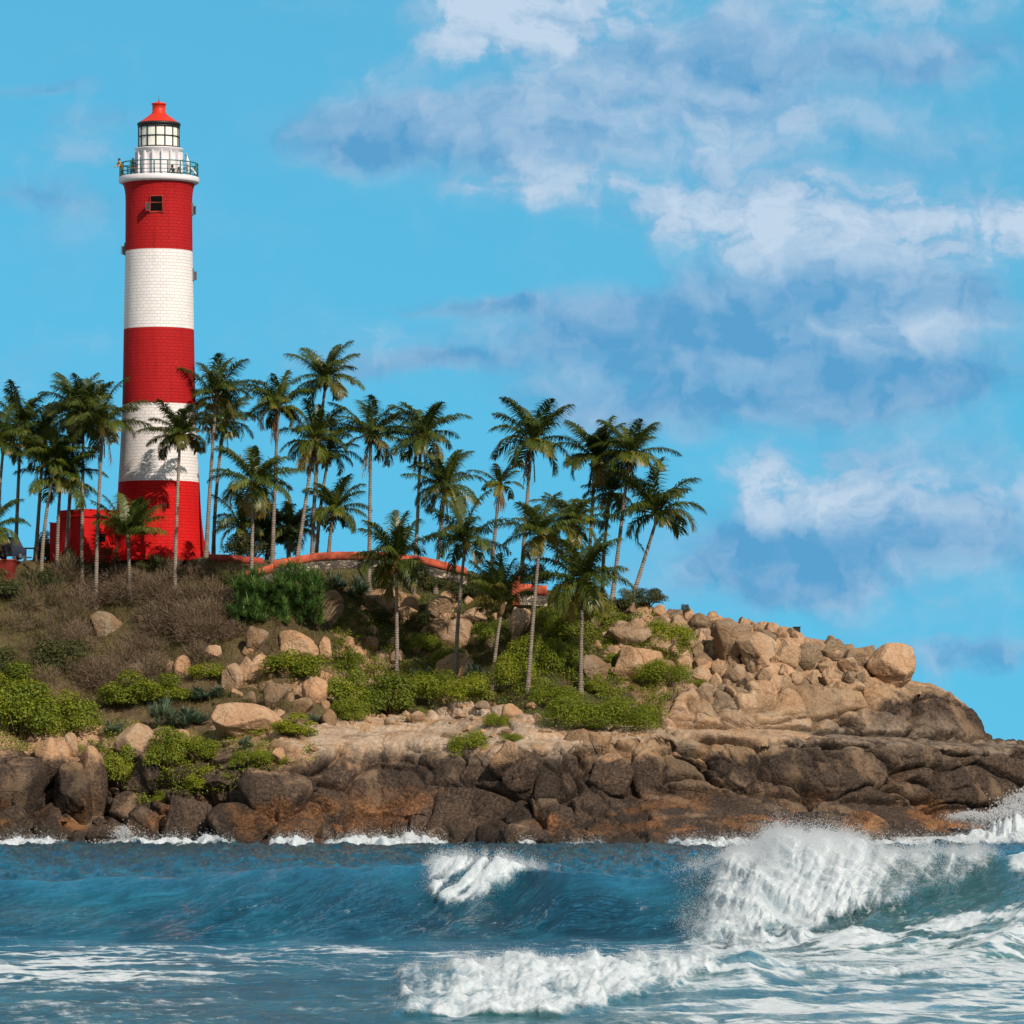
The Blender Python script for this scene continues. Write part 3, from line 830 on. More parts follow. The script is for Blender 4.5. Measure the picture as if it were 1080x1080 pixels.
def sea_material():
    m_, t = material('sea_water')
    pos = t.vm('MULTIPLY', t.n('ShaderNodeNewGeometry').outputs['Position'], tuple(1 / SCL))
    at = lambda k: t.n('ShaderNodeAttribute', dict(attribute_name=k)).outputs['Fac']
    foam, tur, fc_ = at('foam'), at('turbid'), at('face')
    n1 = t.noise(pos, 1.3, 6, .62).outputs[0]
    n2 = t.noise(t.vm('MULTIPLY', pos, (1, .7, 1.2)), 5.5, 6, .68).outputs[0]
    n3 = t.noise(t.vm('MULTIPLY', pos, (1, .5, 1)), .55, 5, .6).outputs[0]
    n4 = t.noise(pos, 17, 4, .65).outputs[0]
    sc = t.n('ShaderNodeCombineXYZ', None, X=at('su'), Y=at('sv'), Z=0.0).outputs[0]
    s1 = t.noise(sc, 1.6, 7, .62, .3).outputs[0]
    s2 = t.noise(sc, 6.0, 4, .6, .2).outputs[0]
    sk = t.m('ADD', t.m('MULTIPLY', s1, .65), t.m('MULTIPLY', s2, .35))
    c = t.mix(tur, (0.003, 0.086, 0.142), (0.020, 0.100, 0.100))
    c = t.mix(t.m('MULTIPLY', t.ramp(sk, .50, .60), .85), c, t.mix(tur, (0.014, 0.160, 0.245), (0.05, 0.17, 0.16)))  # lighter streaks: sky reflection painted into the water colour
    c = t.mix(t.ramp(n3, .38, .60, 0, .85), c, t.mix(tur, (0.001, 0.034, 0.070), (0.012, 0.068, 0.072)))
    mk = t.m('MULTIPLY', at('milk'), t.ramp(t.noise(t.vm('MULTIPLY', pos, (.5, 1.5, 1)), 1.0, 7, .65).outputs[0], .38, .66))
    c = t.mix(t.m('MULTIPLY', mk, .85), c, (.30, .47, .53))
    h = t.m('MULTIPLY', t.m('ADD', t.m('MULTIPLY', n1, .6), t.m('ADD', t.m('MULTIPLY', n2, .35), t.m('MULTIPLY', n4, .06))), t.ramp(fc_, .1, .7, 1, .4))
    h = t.m('ADD', h, t.m('MULTIPLY', sk, t.m('MULTIPLY', fc_, 4.2)))
    water = principled(t, c, .09, bump(t, h, .9, .42), .4, IOR=1.333)
    brk = t.m('ADD', t.m('MULTIPLY', n2, .62), t.m('MULTIPLY', n4, .38))
    fst = t.noise(t.n('ShaderNodeCombineXYZ', None, X=t.m('MULTIPLY', at('fu'), 2.2), Y=t.m('MULTIPLY', at('fv'), .5), Z=0.0).outputs[0], 1.6, 6, .62).outputs[0]
    brk = t.m('ADD', t.m('MULTIPLY', brk, .6), t.m('MULTIPLY', fst, .4))
    m = t.ramp(t.m('ADD', foam, t.m('MULTIPLY', t.m('SUBTRACT', brk, .5), 1.9)), .24, .80)
    m = t.m('MULTIPLY', m, t.ramp(foam, .03, .16))
    wc = t.mix(t.ramp(brk, .35, .65), (.56, .66, .73), (.80, .87, .91))
    white = principled(t, wc, .8, bump(t, t.m('ADD', n2, t.m('MULTIPLY', n4, .5)), .28, .12), .1)
    tr = t.n('ShaderNodeBsdfTranslucent', None, Color=(.75, .82, .84, 1))
    wm = t.n('ShaderNodeMixShader', None, Fac=.25)
    t.t.links.new(white, wm.inputs[1]); t.t.links.new(tr.outputs[0], wm.inputs[2])
    mx = t.n('ShaderNodeMixShader', None, Fac=m)
    t.t.links.new(water, mx.inputs[1]); t.t.links.new(wm.outputs[0], mx.inputs[2])
    out(t, mx.outputs[0])
    return m_


M['sea'] = sea_material()
me = mesh_np("sea", (SP * SCL).reshape(-1, 3), sf, M['sea'], True, attrs=dict(foam=foam.ravel(), turbid=turbid.ravel(), face=face.ravel(), su=su.ravel(), sv=sv.ravel(), milk=milk.ravel(), fu=fall[..., 0].ravel(), fv=(fall[..., 1] + fall[..., 2]).ravel()))
tag(link("sea", me), "blue green sea with breaking waves", kind="structure")


def spray_material():
    m_, t = material('spray')
    p = principled(t, (.9, .93, .95, 1), .6, None, .2)
    tr = t.n('ShaderNodeBsdfTranslucent', None, Color=(.9, .93, .95, 1))
    a = t.n('ShaderNodeMixShader', None, Fac=.6)
    t.t.links.new(p, a.inputs[1]); t.t.links.new(tr.outputs[0], a.inputs[2])
    tp = t.n('ShaderNodeBsdfTransparent')
    b = t.n('ShaderNodeMixShader', None, Fac=.40)
    t.t.links.new(tp.outputs[0], b.inputs[1]); t.t.links.new(a.outputs[0], b.inputs[2])
    out(t, b.outputs[0])
    return m_


M['spray'] = spray_material()
OCT = np.array([[1, 1, 1], [-1, -1, 1], [-1, 1, -1], [1, -1, -1]], float) * .8
OCF = np.array([[0, 1, 3], [0, 2, 1], [0, 3, 2], [1, 2, 3]])


def droplets(name, pts, rad, label):
    n = len(pts)
    jit = 1 + .5 * (rng.random((n, 4, 3)) - .5)
    v = pts[:, None, :] + OCT[None] * rad[:, None, None] * jit
    f = (OCF[None] + 4 * np.arange(n)[:, None, None]).reshape(-1, 3)
    o = link(name, mesh_np(name, v.reshape(-1, 3), f, M['spray'], True))
    tag(o, label, kind='stuff')
    return o


def emit(mask, n, up, back_, spread, r0, r1):
    w_ = mask.ravel().clip(0, 1); w_ = w_ / w_.sum()
    ids = rng.choice(len(w_), n, p=w_)
    p = SP.reshape(-1, 3)[ids].copy()
    nn = sn.reshape(-1, 3)[ids]
    e = rng.exponential(1.0, n)[:, None]
    p += nn * e * spread + np.array([0, back_, up]) * rng.exponential(1.0, n)[:, None] + rng.normal(0, spread * .6, (n, 3))
    return p * SCL, rng.uniform(r0, r1, n) * (.5 + rng.random(n)) * SCL[0]


crest = np.exp(-((sY - crY) / .7) ** 2)
edgeA = A * (1 - A) * 4
pa = [emit(A * (.22 + 1.8 * crest), 70000, .05, .05, .05, .003, .0075), emit(edgeA, 26000, .03, 0, .04, .003, .0055),
      emit(crest * sm(760, 830, spx) * sm(905, 870, spx), 22000, .09, .10, .06, .003, .007),
      emit(Bf * (.05 + crest), 9000, .04, .03, .04, .003, .007), emit(Bf * (1 - Bf) * 4 + .01 * Bf, 10000, .03, .02, .05, .003, .006)]
droplets('breaker_spray', np.concatenate([a[0] for a in pa]), np.concatenate([a[1] for a in pa]), 'white spray thrown up along the main breaking wave')
crb = np.exp(-((sY - cbY) / .5) ** 2)
pa = [emit(Cf * (.10 + 2 * crb), 24000, .02, .02, .025, .002, .005), emit(Cf * (1 - Cf) * 4, 7000, .012, 0, .02, .002, .0035), emit(Cr * crb, 1500, .03, .02, .03, .003, .008)]
droplets('small_wave_spray', np.concatenate([a[0] for a in pa]), np.concatenate([a[1] for a in pa]), 'white spray over the small wave nearest the beach')
# the burst against the rocks at the point, and a smaller one at the boulders
def burst(cx, cy, Y, sx, sz, n, r, skew_=0.0):
    u = rng.normal(0, 1, (n, 3)) * np.array([.42, .5, .30])
    keep = W(cx, cy, Y)
    p = np.array(keep)[None] + u * np.array([sx, sx * .5, sz])
    p[:, 2] += skew_ * (p[:, 0] - keep.x) + .5 * sz * np.abs(rng.normal(0, .5, n)) * np.exp(-((p[:, 0] - keep.x - .2 * sx) / (sx * .5)) ** 2)
    return p, rng.uniform(r * .4, r * 1.5, n)


pa = [burst(1064, 859, 171, 3.0, .9, 5000, .055, .22), burst(1076, 850, 171.5, 1.6, 1.2, 3000, .05), burst(1022, 862, 170.5, 1.5, .5, 2600, .045),
      burst(985, 884, 162, 4.0, .12, 1500, .035)]
droplets('rock_splash', np.concatenate([a[0] for a in pa]), np.concatenate([a[1] for a in pa]), 'white burst of surf against the rocks of the point')
pa = [burst(131, 880, 166, .9, .8, 600, .05), burst(135, 889, 164, 3.0, .35, 600, .05)]
sm_ = pshore * sm(8, 1, sh)
pa.append(emit(sm_, 24000, .16, 0, .07, .010, .026))
droplets('boulder_splash', np.concatenate([a[0] for a in pa]), np.concatenate([a[1] for a in pa]), 'small white splash in front of the shore boulders')

# ------------------------------------------------------------------ the lighthouse
LY = 203.0 + DY
LS = LY / F
LC = W(167.6, HOR, LY, True)


def lz(py): return H + (HOR - py) * LS


lh_base = lz(589)
LH = empty('lighthouse', (LC.x, LY, lh_base))
tag(LH, 'tall red and white banded brick lighthouse with glazed lantern and red cap', 'lighthouse')


def q(py): return lz(py) - lh_base                      # height above the base


def band(z):
    if z <= q(508.5): return 2
    return 1 if (q(348) < z <= q(265.6) + .01 or q(509) < z <= q(427.5) + .01) else 0


prof = []
ctrl = [(592, 50.5), (575, 48.6), (560, 46.6), (545, 45.0), (530, 43.9), (515, 43.1), (509, 42.8), (480, 41.0), (450, 39.6), (427.5, 38.6), (400, 37.9), (370, 37.4), (348, 37.0), (300, 36.1),
        (265.6, 35.5), (235, 35.2), (215, 35.1), (207, 35.3), (201, 36.0), (197, 37.0), (194, 38.0), (193, 38.2)]
for py, hw in ctrl:
    prof.append((hw * LS, q(py)))
b = MB(); b.lathe(prof, 96, band)
b.build('tower', [M['red'], M['white'], M['bright_red']], LH)
b = MB(); b.lathe([(0, q(190)), (39.2 * LS, q(190.0)), (41.8 * LS, q(188.8)), (42.4 * LS, q(187.8)), (42.4 * LS, q(183.6)), (42.0 * LS, q(183.2)), (39.5 * LS, q(183.2)), (39.2 * LS, q(188.4)), (0, q(188.4))], 96)
b.build('gallery', M['smooth_white'], LH, (0, 0, -4.3 * LS))
deck = q(188.4)
# plinth
b = MB(); b.lathe([(54 * LS, q(593)), (54 * LS, q(582)), (53 * LS, q(581)), (49 * LS, q(580.6))], 8)
b.build('plinth', M['bright_red'], LH)
# railing
rr = 41.0 * LS
rl = MB()
for zz, rad in ((q(169), .045), (q(173.5), .028), (q(178), .028), (q(181.8), .028)):
    rl.tube([(rr * math.cos(a), rr * math.sin(a), zz) for a in np.linspace(0, 2 * math.pi, 65)], rad, 6, cap=False)
rail = rl.build('railing', M['rail'], LH, (0, 0, -4.3 * LS))
for kk in range(18):
    a = 2 * math.pi * (kk + .35) / 18
    pb = MB(); pb.tube([(rr * math.cos(a), rr * math.sin(a), q(183.4)), (rr * math.cos(a), rr * math.sin(a), q(168.6))], .05, 6)
    pb.build('post', M['rail'], rail)
# service drum and its flared lip
b = MB(); b.lathe([(22.2 * LS, deck - 2 * LS), (22.0 * LS, q(165)), (21.8 * LS, q(161)), (23.0 * LS, q(158.2)), (25.8 * LS, q(155.8)), (25.9 * LS, q(154.8)), (21 * LS, q(154.6)), (0, q(154.6))], 48)
for kk in range(16):
    a = 2 * math.pi * (kk + .5) / 16
    b.box(-.05, .05, 0, .30, q(183), q(158.5), 0, 0, Matrix.Rotation(a - math.pi / 2, 4, 'Z') @ Matrix.Translation((0, 21.4 * LS, 0)))
b.build('service_drum', M['smooth_white'], LH, (0, 0, -2.4 * LS))
# lantern
gr_ = 21.0 * LS
b = MB(); b.lathe([(gr_, q(154.5)), (gr_, q(131))], 40)
b.build('lantern_glazing', M['lens'], LH, (0, 0, -2.2 * LS))
b = MB()
for kk in range(14):
    a = 2 * math.pi * (kk + .32) / 14
    b.tube([(1.015 * gr_ * math.cos(a), 1.015 * gr_ * math.sin(a), q(154.6)), (1.015 * gr_ * math.cos(a), 1.015 * gr_ * math.sin(a), q(131))], .055, 6)
for zz, rad in ((q(154.0), .07), (q(142.6), .05), (q(132.2), .08)):
    b.tube([(1.018 * gr_ * math.cos(a), 1.018 * gr_ * math.sin(a), zz) for a in np.linspace(0, 2 * math.pi, 57)], rad, 6, cap=False)
b.build('glazing_bars', M['black'], LH, (0, 0, -2.2 * LS))
b = MB(); b.lathe([(0, q(133.2)), (22.2 * LS, q(133.2)), (23.0 * LS, q(132.2)), (23.0 * LS, q(130.6)), (22.2 * LS, q(129.9)), (0, q(129.6))], 48)
b.build('eave', M['black'], LH)
b = MB(); b.lathe([(22.1 * LS, q(130.0)), (17.5 * LS, q(127.0)), (11.5 * LS, q(122.8)), (7.6 * LS, q(119.6)), (7.4 * LS, q(119.2))], 48)
roof = b.build('roof', M['roof_red'], LH)
b = MB(); b.lathe([(7.5 * LS, q(119.4)), (7.5 * LS, q(118.4)), (7.0 * LS, q(118.2)), (7.0 * LS, q(110.6)), (7.9 * LS, q(110.4)), (7.9 * LS, q(109.2)), (6.8 * LS, q(108.8)), (2 * LS, q(107.8)), (.7 * LS, q(106.4)), (0, q(106.3))], 32)
b.build('vent', M['roof_red'], roof)
b = MB(); b.tube([(0, 0, q(106.6)), (0, 0, q(100.5))], [.035, .015], 6)
b.build('lightning_rod', M['steel'], roof)


# windows set into the tower
def tower_r(z):
    zs = [p[1] for p in prof]; rs = [p[0] for p in prof]
    return float(np.interp(z, zs, rs))


def tower_window(a, zc, w_, h_, shutter):
    r = tower_r(zc)
    m4 = Matrix.Rotation(a + math.pi / 2, 4, 'Z') @ Matrix.Translation((0, -r, zc))
    b = MB(); b.box(-w_ / 2, w_ / 2, -.03, .5, -h_ / 2, h_ / 2, 0, 0, m4)
    wn = b.build('window', M['dark'], LH)
    b = MB()
    for (x0, x1, z0, z1) in ((-w_ / 2 - .07, -w_ / 2, -h_ / 2 - .07, h_ / 2 + .07), (w_ / 2, w_ / 2 + .07, -h_ / 2 - .07, h_ / 2 + .07), (-w_ / 2, w_ / 2, h_ / 2, h_ / 2 + .07),
                             (-w_ / 2 - .1, w_ / 2 + .1, -h_ / 2 - .15, -h_ / 2 - .071), (-w_ / 2, w_ / 2, .04, .10)):
        b.box(x0, x1, -.075, .2, z0, z1, 0, 0, m4)
    b.build('frame', M['terracotta'] if w_ > .75 else M['steel'], wn)
    if shutter:
        sg = shutter
        b = MB()
        mm = m4 @ Matrix.Translation((sg * (w_ / 2 + .05), -.08, -h_ / 4)) @ Matrix.Rotation(-sg * R(62), 4, 'Z')
        L_ = .62 if q(222) < zc < q(216) and w_ > .75 else .26
        for (x0, x1, z0, z1) in ((0, L_, .28, .34), (0, L_, -.34, -.28), (0, .06, -.28, .28), (L_ - .06, L_, -.28, .28)):
            b.box(min(sg * x0, sg * x1), max(sg * x0, sg * x1), -.02, .02, z0, z1, 0, 0, mm)
        b.box(min(sg * .06, sg * (L_ - .06)), max(sg * .06, sg * (L_ - .06)), -.008, .008, -.28, .28, 0, 1, mm)
        b.build('casement', [M['terracotta'] if w_ > .75 else M['steel'], M['carglass']], wn)


tower_window(-math.pi / 2 - .005, q(218.5), 13.2 * LS * .92, 15 * LS, -1)
tower_window(R(1), q(220), .55, .7, -1)
tower_window(R(184), q(262.5), .55, .7, 1)
tower_window(R(1), q(289), .55, .7, -1)
# white davit on the gallery
b = MB()
b.tube([(31 * LS, 0, deck), (30.6 * LS, 0, q(166)), (28.6 * LS, -.2, q(158))], [.16, .15, .09], 8)
b.tube([(30.4 * LS, -.3, q(169)), (36 * LS, -.9, q(176)), (40 * LS, -1.2, q(181))], [.10, .09, .08], 8)
b.build('davit', M['smooth_white'], LH, (0, 0, -4.3 * LS))


# ------------------------------------------------------------------ people on the gallery
def person(name_loc, pose, cols_, label, face=0.0, s=1.0):
    """joints in metres from the feet; one continuous skinned body"""
    J, E, rad = pose
    me = bpy.data.meshes.new('person')
    me.from_pydata([Vector(v) * s for v in J], E, [])
    o = bpy.data.objects.new('person', me); C.objects.link(o)
    mod = o.modifiers.new('Skin', 'SKIN'); mod.use_smooth_shade = True
    for i, r in enumerate(rad):
        me.skin_vertices[0].data[i].radius = (r * s, r * s)
    me.skin_vertices[0].data[0].use_root = True
    sub = o.modifiers.new('Sub', 'SUBSURF'); sub.levels = 2
    dg = bpy.context.evaluated_depsgraph_get()
    nm = bpy.data.meshes.new_from_object(o.evaluated_get(dg))
    o.modifiers.clear(); o.data = nm; bpy.data.meshes.remove(me)
    nm.materials.clear()
    for c in cols_: nm.materials.append(M[c])             # trousers, shirt, skin
    hips, neck, head = J[0][2] * s, J[2][2] * s, Vector(J[3]) * s
    Jv = [Vector(v) * s for v in J]
    for p in nm.polygons:
        c = p.center
        j = min(range(len(Jv)), key=lambda k_: (Jv[k_] - c).length)
        p.material_index = PART_OF[j]
    o.location = name_loc; o.rotation_euler = (0, 0, face)
    tag(o, label, 'person', 'visitors on the lighthouse gallery')
    hb = bmesh.new()
    bmesh.ops.create_icosphere(hb, subdivisions=2, radius=.115 * s, matrix=Matrix.Translation(head + Vector((0, .02, .035)) * s))
    for v in list(hb.verts):
        if v.co.y < head.y - .03 * s and v.co.z < head.z + .05 * s or v.co.z < head.z - .05 * s: hb.verts.remove(v)
    hm = bpy.data.meshes.new('hair'); hb.to_mesh(hm); hb.free(); hm.materials.append(M['hair'])
    link('hair', hm, o)
    return o


PART_OF = [0, 1, 1, 2, 1, 1, 2, 1, 1, 2, 0, 0, 0, 0, 0, 0, 2, 2]
EDG = [(0, 1), (1, 2), (2, 3), (2, 4), (4, 5), (5, 6), (2, 7), (7, 8), (8, 9), (0, 10), (10, 11), (11, 12), (0, 13), (13, 14), (14, 15), (3, 16), (3, 17)]
RAD = [.15, .15, .075, .105, .075, .052, .04, .075, .052, .04, .10, .068, .055, .10, .068, .055, .09, .05]


def stand(lean=0.0, arms=.3, reach=.15):
    """facing -Y"""
    return ([(0, 0, .92), (0, -lean * .4, 1.2), (0, -lean, 1.45), (0, -lean - .03, 1.62), (.19, -lean, 1.40), (.24, -lean - reach * .5, 1.40 - arms * .7), (.22, -lean - reach * 1.6, 1.40 - arms * 1.1),
             (-.19, -lean, 1.40), (-.24, -lean - reach * .5, 1.40 - arms * .7), (-.22, -lean - reach * 1.6, 1.40 - arms * 1.1),
             (.11, 0, .86), (.12, -.02, .48), (.12, .02, .07), (-.11, 0, .86), (-.12, -.04, .48), (-.12, .03, .07), (0, -lean - .04, 1.70), (0, -lean - .12, 1.60)], EDG, RAD)


crouch = ([(0, .12, .36), (0, 0, .62), (0, -.10, .84), (0, -.16, 1.0), (.18, -.08, .80), (.24, -.24, .58), (.16, -.42, .52), (-.18, -.08, .80), (-.24, -.24, .58), (-.16, -.42, .52),
           (.12, .08, .36), (.16, -.32, .50), (.14, -.10, .07), (-.12, .08, .36), (-.16, -.32, .48), (-.14, -.08, .07), (0, -.17, 1.08), (0, -.25, .98)], EDG, RAD)


def gal(px, dy): return Vector((LC.x + (px - 167.6) * LS, LY + dy, lh_base + deck - 4.3 * LS))


person(gal(130.2, -.9), stand(.30, .32, .2), ('khaki', 'ochre', 'skin'), 'person in an ochre shirt leaning on the gallery rail, looking out to sea', R(-55))
person(gal(141.2, -1.1), stand(.04, .40, .05), ('navy', 'navy', 'skin'), 'person in dark clothes standing upright against the white lantern drum', R(20))
person(gal(184.5, -2.0), crouch, ('navy', 'grey', 'skin'), 'person in grey crouching low behind the gallery rail', R(-30))
person(gal(189.0, -1.9), crouch, ('navy', 'khaki', 'skin'), 'person in a khaki top crouching beside the white davit', R(50), .86)

# ------------------------------------------------------------------ annex, walls, cars, fence
g0 = W(87, 589, 199.0)
AN = empty('annex_building', (g0.x, g0.y, g0.z - .35), R(38))
tag(AN, 'low flat roofed bright red building beside the foot of the lighthouse', 'building')
hA = (589 - 545) * 399 / F + .35
b = MB(); b.box(0, 4.9, 0, 3.4, 0, hA, .03); b.build('wall', M['bright_red'], AN)
b = MB(); b.box(-.12, 5.0, -.12, 3.5, hA + .003, hA + .16, .03); b.box(-.02, 4.9, -.02, 3.4, hA + .163, hA + .62, .03); b.build('roof', M['bright_red'], AN)
b = MB(); b.box(.25, 4.8, 3.403, 5.0, 0, hA - .25, .03); b.build('side_wing', M['bright_red'], AN)
b = MB(); b.box(1.5, 2.1, -.03, .2, 1.7, 2.3); b.build('window', M['dark'], AN)
b = MB(); b.box(3.0, 3.95, -.04, .2, .36, 2.35); b.build('door', M['dark_red'], AN)


def strip_wall(name, path, h_top, thick, mats, label, cat, depth, capw=0.0, group=None, over=0.02):
    """wall along photo points (px, py of its top, Y): body of stone below, rounded cap above"""
    p0 = W(*path[0]); T = empty(name, p0)
    tag(T, label, cat, group)
    pts = [W(*p) - p0 for p in path]
    n = len(pts)
    fine_ = []
    for i in range(n - 1):
        for k_ in range(8): fine_.append(pts[i].lerp(pts[i + 1], k_ / 8))
    fine_.append(pts[-1])
    cap = MB()
    rows_ = []
    for i, p in enumerate(fine_):
        t_ = (fine_[min(i + 1, len(fine_) - 1)] - fine_[max(i - 1, 0)]); t_.z = 0; t_.normalize()
        nn = Vector((-t_.y, t_.x, 0))
        ring = []
        wob_ = .012 * math.sin(i * 1.7) + .02 * math.sin(i * .41)
        for (o_, z_) in ((-.5, -1), (-.56, -.62), (-.50, -.25), (-.30, -.04), (0, 0), (.30, -.04), (.50, -.25), (.56, -.62), (.5, -1)):
            ring.append(cap.bm.verts.new(p + nn * (o_ * thick) + Vector((0, 0, z_ * h_top + wob_))))
        rows_.append(ring)
    for i in range(len(rows_) - 1):
        for k_ in range(8):
            f = cap.bm.faces.new((rows_[i][k_], rows_[i][k_ + 1], rows_[i + 1][k_ + 1], rows_[i + 1][k_])); f.smooth = True
        cap.bm.faces.new((rows_[i][8], rows_[i][0], rows_[i + 1][0], rows_[i + 1][8]))
    cap.bm.faces.new(rows_[0]); cap.bm.faces.new(rows_[-1])
    cap.build('coping', mats[0], T)
    if depth:
        body = MB(); rows_ = []
        for i, p in enumerate(fine_):
            t_ = (fine_[min(i + 1, len(fine_) - 1)] - fine_[max(i - 1, 0)]); t_.z = 0; t_.normalize()
            nn = Vector((-t_.y, t_.x, 0))
            rows_.append([body.bm.verts.new(p + nn * (o_ * thick) + Vector((0, 0, z_))) for (o_, z_) in ((-.44, -depth), (-.40, -h_top * .97), (.40, -h_top * .97), (.44, -depth))])
        for i in range(len(rows_) - 1):
            for k_ in range(3):
                body.bm.faces.new((rows_[i][k_], rows_[i][k_ + 1], rows_[i + 1][k_ + 1], rows_[i + 1][k_]))
        body.bm.faces.new(rows_[0]); body.bm.faces.new(rows_[-1])
        body.build('stone_face', mats[1], T)
    return T


strip_wall('retaining_wall', [(288, 591.5, 193.8), (305, 588, 193.9), (330, 583.5, 194), (360, 581.5, 194), (390, 581.5, 194), (420, 583.5, 194), (445, 587, 194), (470, 592.5, 194), (492, 599, 194.2)],
           .62, .58, (M['coping'], M['stone']), 'long curved rubble wall with a thick rounded red coping along the hilltop', 'wall', 1.3)
strip_wall('retaining_wall', [(259, 603, 192.6), (270, 600, 192.8), (288, 594.5, 193.0)], .62, .62, (M['coping'], M['stone']),
           'short stepped down end of the red coped rubble wall nearest the lighthouse', 'wall', 1.8)
strip_wall('boundary_wall', [(543, 616, 191.5), (558, 616, 191.5), (577, 617.5, 191.5)], .75, .6, (M['coping'], M['stone']), 'short separate piece of red coped wall among the palms on the slope', 'wall', 1.6)
b = MB()
p_ = W(544, 627, 191.0)
GP = empty('gate_post', p_); tag(GP, 'stubby red post at the end of the short red wall piece', 'post')
b.box(-.28, .28, -.25, .25, -.8, 1.30, .04); b.build('shaft', M['coping'], GP)
b = MB(); b.box(-.33, .33, -.30, .30, 1.303, 1.42, .03); b.build('cap', M['coping'], GP)
strip_wall('garden_wall', [(220, 584.5, 198.0), (250, 585.5, 198), (278, 588.5, 198)], .55, .4, (M['terracotta'], M['terracotta']), 'low faded red wall running right from the lighthouse plinth', 'wall', 1.2)
strip_wall('garden_wall', [(122, 605.5, terr(145, 609).y - DY + .3), (140, 605, terr(145, 609).y - DY + .3), (168, 606, terr(145, 609).y - DY + .3)], .5, .22, (M['worn'], M['worn']), 'low worn pinkish wall in the scrub below the lighthouse', 'wall', .55)

RWp = W(4, 610, 196.3)
RB = empty('retaining_block', RWp); tag(RB, 'dark red plastered block under the parked blue car', 'wall')
b = MB(); b.box(-2.5, .74, 0, 3.6, -2.0, 1.36, .05); b.build('wall', M['dark_red'], RB)
b = MB(); b.box(-2.55, .80, -.05, 3.65, 1.363, 1.47, .03); b.build('coping', M['terracotta'], RB)


def car(loc, rz, paint, label):
    T = empty('parked_car', loc, rz); tag(T, label, 'car', 'cars parked by the lighthouse')
    b = MB()
    secs = [(-2.0, .45, .78), (-1.95, .38, .92), (-.9, .30, 1.00), (-.75, .30, 1.02), (1.0, .30, 1.02), (1.8, .32, .98), (1.98, .42, .9)]
    rows_ = []
    for (x, z0, z1) in secs:
        rows_.append([b.bm.verts.new((x, y, z)) for (y, z) in ((-.80, z0), (-.84, (z0 + z1) / 2), (-.76, z1), (.76, z1), (.84, (z0 + z1) / 2), (.80, z0))])
    for i in range(len(rows_) - 1):
        for k_ in range(6): b.bm.faces.new((rows_[i][k_], rows_[i][(k_ + 1) % 6], rows_[i + 1][(k_ + 1) % 6], rows_[i + 1][k_]))
    b.bm.faces.new(rows_[0]); b.bm.faces.new(rows_[-1])
    b.build('body', paint, T)
    b = MB()
    rows_ = []
    for (x, w_, z) in ((-.85, .72, 1.0), (-.25, .62, 1.62), (1.25, .62, 1.66), (1.75, .72, 1.0)):
        rows_.append([b.bm.verts.new((x, -w_, z)), b.bm.verts.new((x, w_, z))])
    b.bm.faces.new([r_[0] for r_ in rows_]); b.bm.faces.new([r_[1] for r_ in rows_])
    for i in range(4): b.bm.faces.new((rows_[i][0], rows_[i][1], rows_[(i + 1) % 4][1], rows_[(i + 1) % 4][0]))
    b.build('cabin_glass', M['carglass'], T)
    b = MB(); b.box(-.3, 1.3, -.66, .66, 1.63, 1.72, .04); b.build('roof', paint, T)
    for (x, y) in ((-1.25, -.72), (-1.25, .72), (1.2, -.72), (1.2, .72)):
        b = MB(); b.tube([(x, y - .1, .32), (x, y + .1, .32)], .32, 18); w_ = b.build('wheel', M['tyre'], T)
        b = MB(); b.tube([(x, y - .11, .32), (x, y + .11, .32)], .17, 14); b.build('rim', M['steel'], w_)
    for y in (-.58, .58):
        b = MB(); b.tube([(-2.03, y, .78), (-1.94, y, .78)], .11, 12); b.build('headlight', M['smooth_white'], T)
    b = MB(); b.box(-2.08, -1.96, -.8, .8, .42, .58, .03); b.build('bumper', M['steel'], T)
    return T


car((W(3, 590, 198.2)), R(62), M['car'], 'dark blue car on top of the red block, half out of view')
car(plateau(57, 206), R(75), M['carred'], 'dark roofed red car half hidden behind palm trunks by the annex')
FN = empty('railing_fence', plateau(13, 203.0)); tag(FN, 'low white fence with a red top rail between palm trunks', 'fence')
b = MB(); b.box(-.1, 1.95, -.06, .06, 1.0, 1.12, .02); b.build('top_rail', M['terracotta'], FN)
b = MB(); b.box(-.05, 1.9, -.04, .04, .30, .40, .01); b.build('lower_rail', M['smooth_white'], FN)
for k_ in range(3):
    b = MB(); b.box(.08 + .78 * k_, .32 + .78 * k_, -.10, .10, -.3, .997, .02); b.build('post', M['smooth_white'], FN)
b = MB(); pp = plateau(53.6, 207)
PO = empty('utility_pole', pp); tag(PO, 'slim grey pole standing between the palms left of the annex', 'pole')
b.tube([(0, 0, -.3), (0, 0, (587 - 548) * 407 / F)], [.10, .075], 8); b.build('shaft', M['steel'], PO)
b = MB(); b.box(-.12, .12, -.12, .12, (587 - 548) * 407 / F, (587 - 548) * 407 / F + .1, .02); b.build('cap', M['steel'], PO)
p_ = terr(840, 661)
BX = empty('metal_box', p_ + Vector((0, .4, 0))); tag(BX, 'tiny black box on the rocky skyline near the point', 'box')
b = MB(); b.box(-.26, .26, -.2, .2, -.1, .30, .02); b.build('case', M['black'], BX)
b = MB(); b.box(-.30, .30, -.24, .24, .303, .36, .02); b.build('lid', M['black'], BX)

# ------------------------------------------------------------------ coconut palms


def strips(A, B, wA, wB, side):
    """flat tapering strips from A to B"""
    v = np.stack([A - side * wA[:, None], A + side * wA[:, None], B + side * wB[:, None], B - side * wB[:, None]], 1)
    return v


def norm(v): return v / np.maximum(np.linalg.norm(v, axis=-1, keepdims=True), 1e-9)


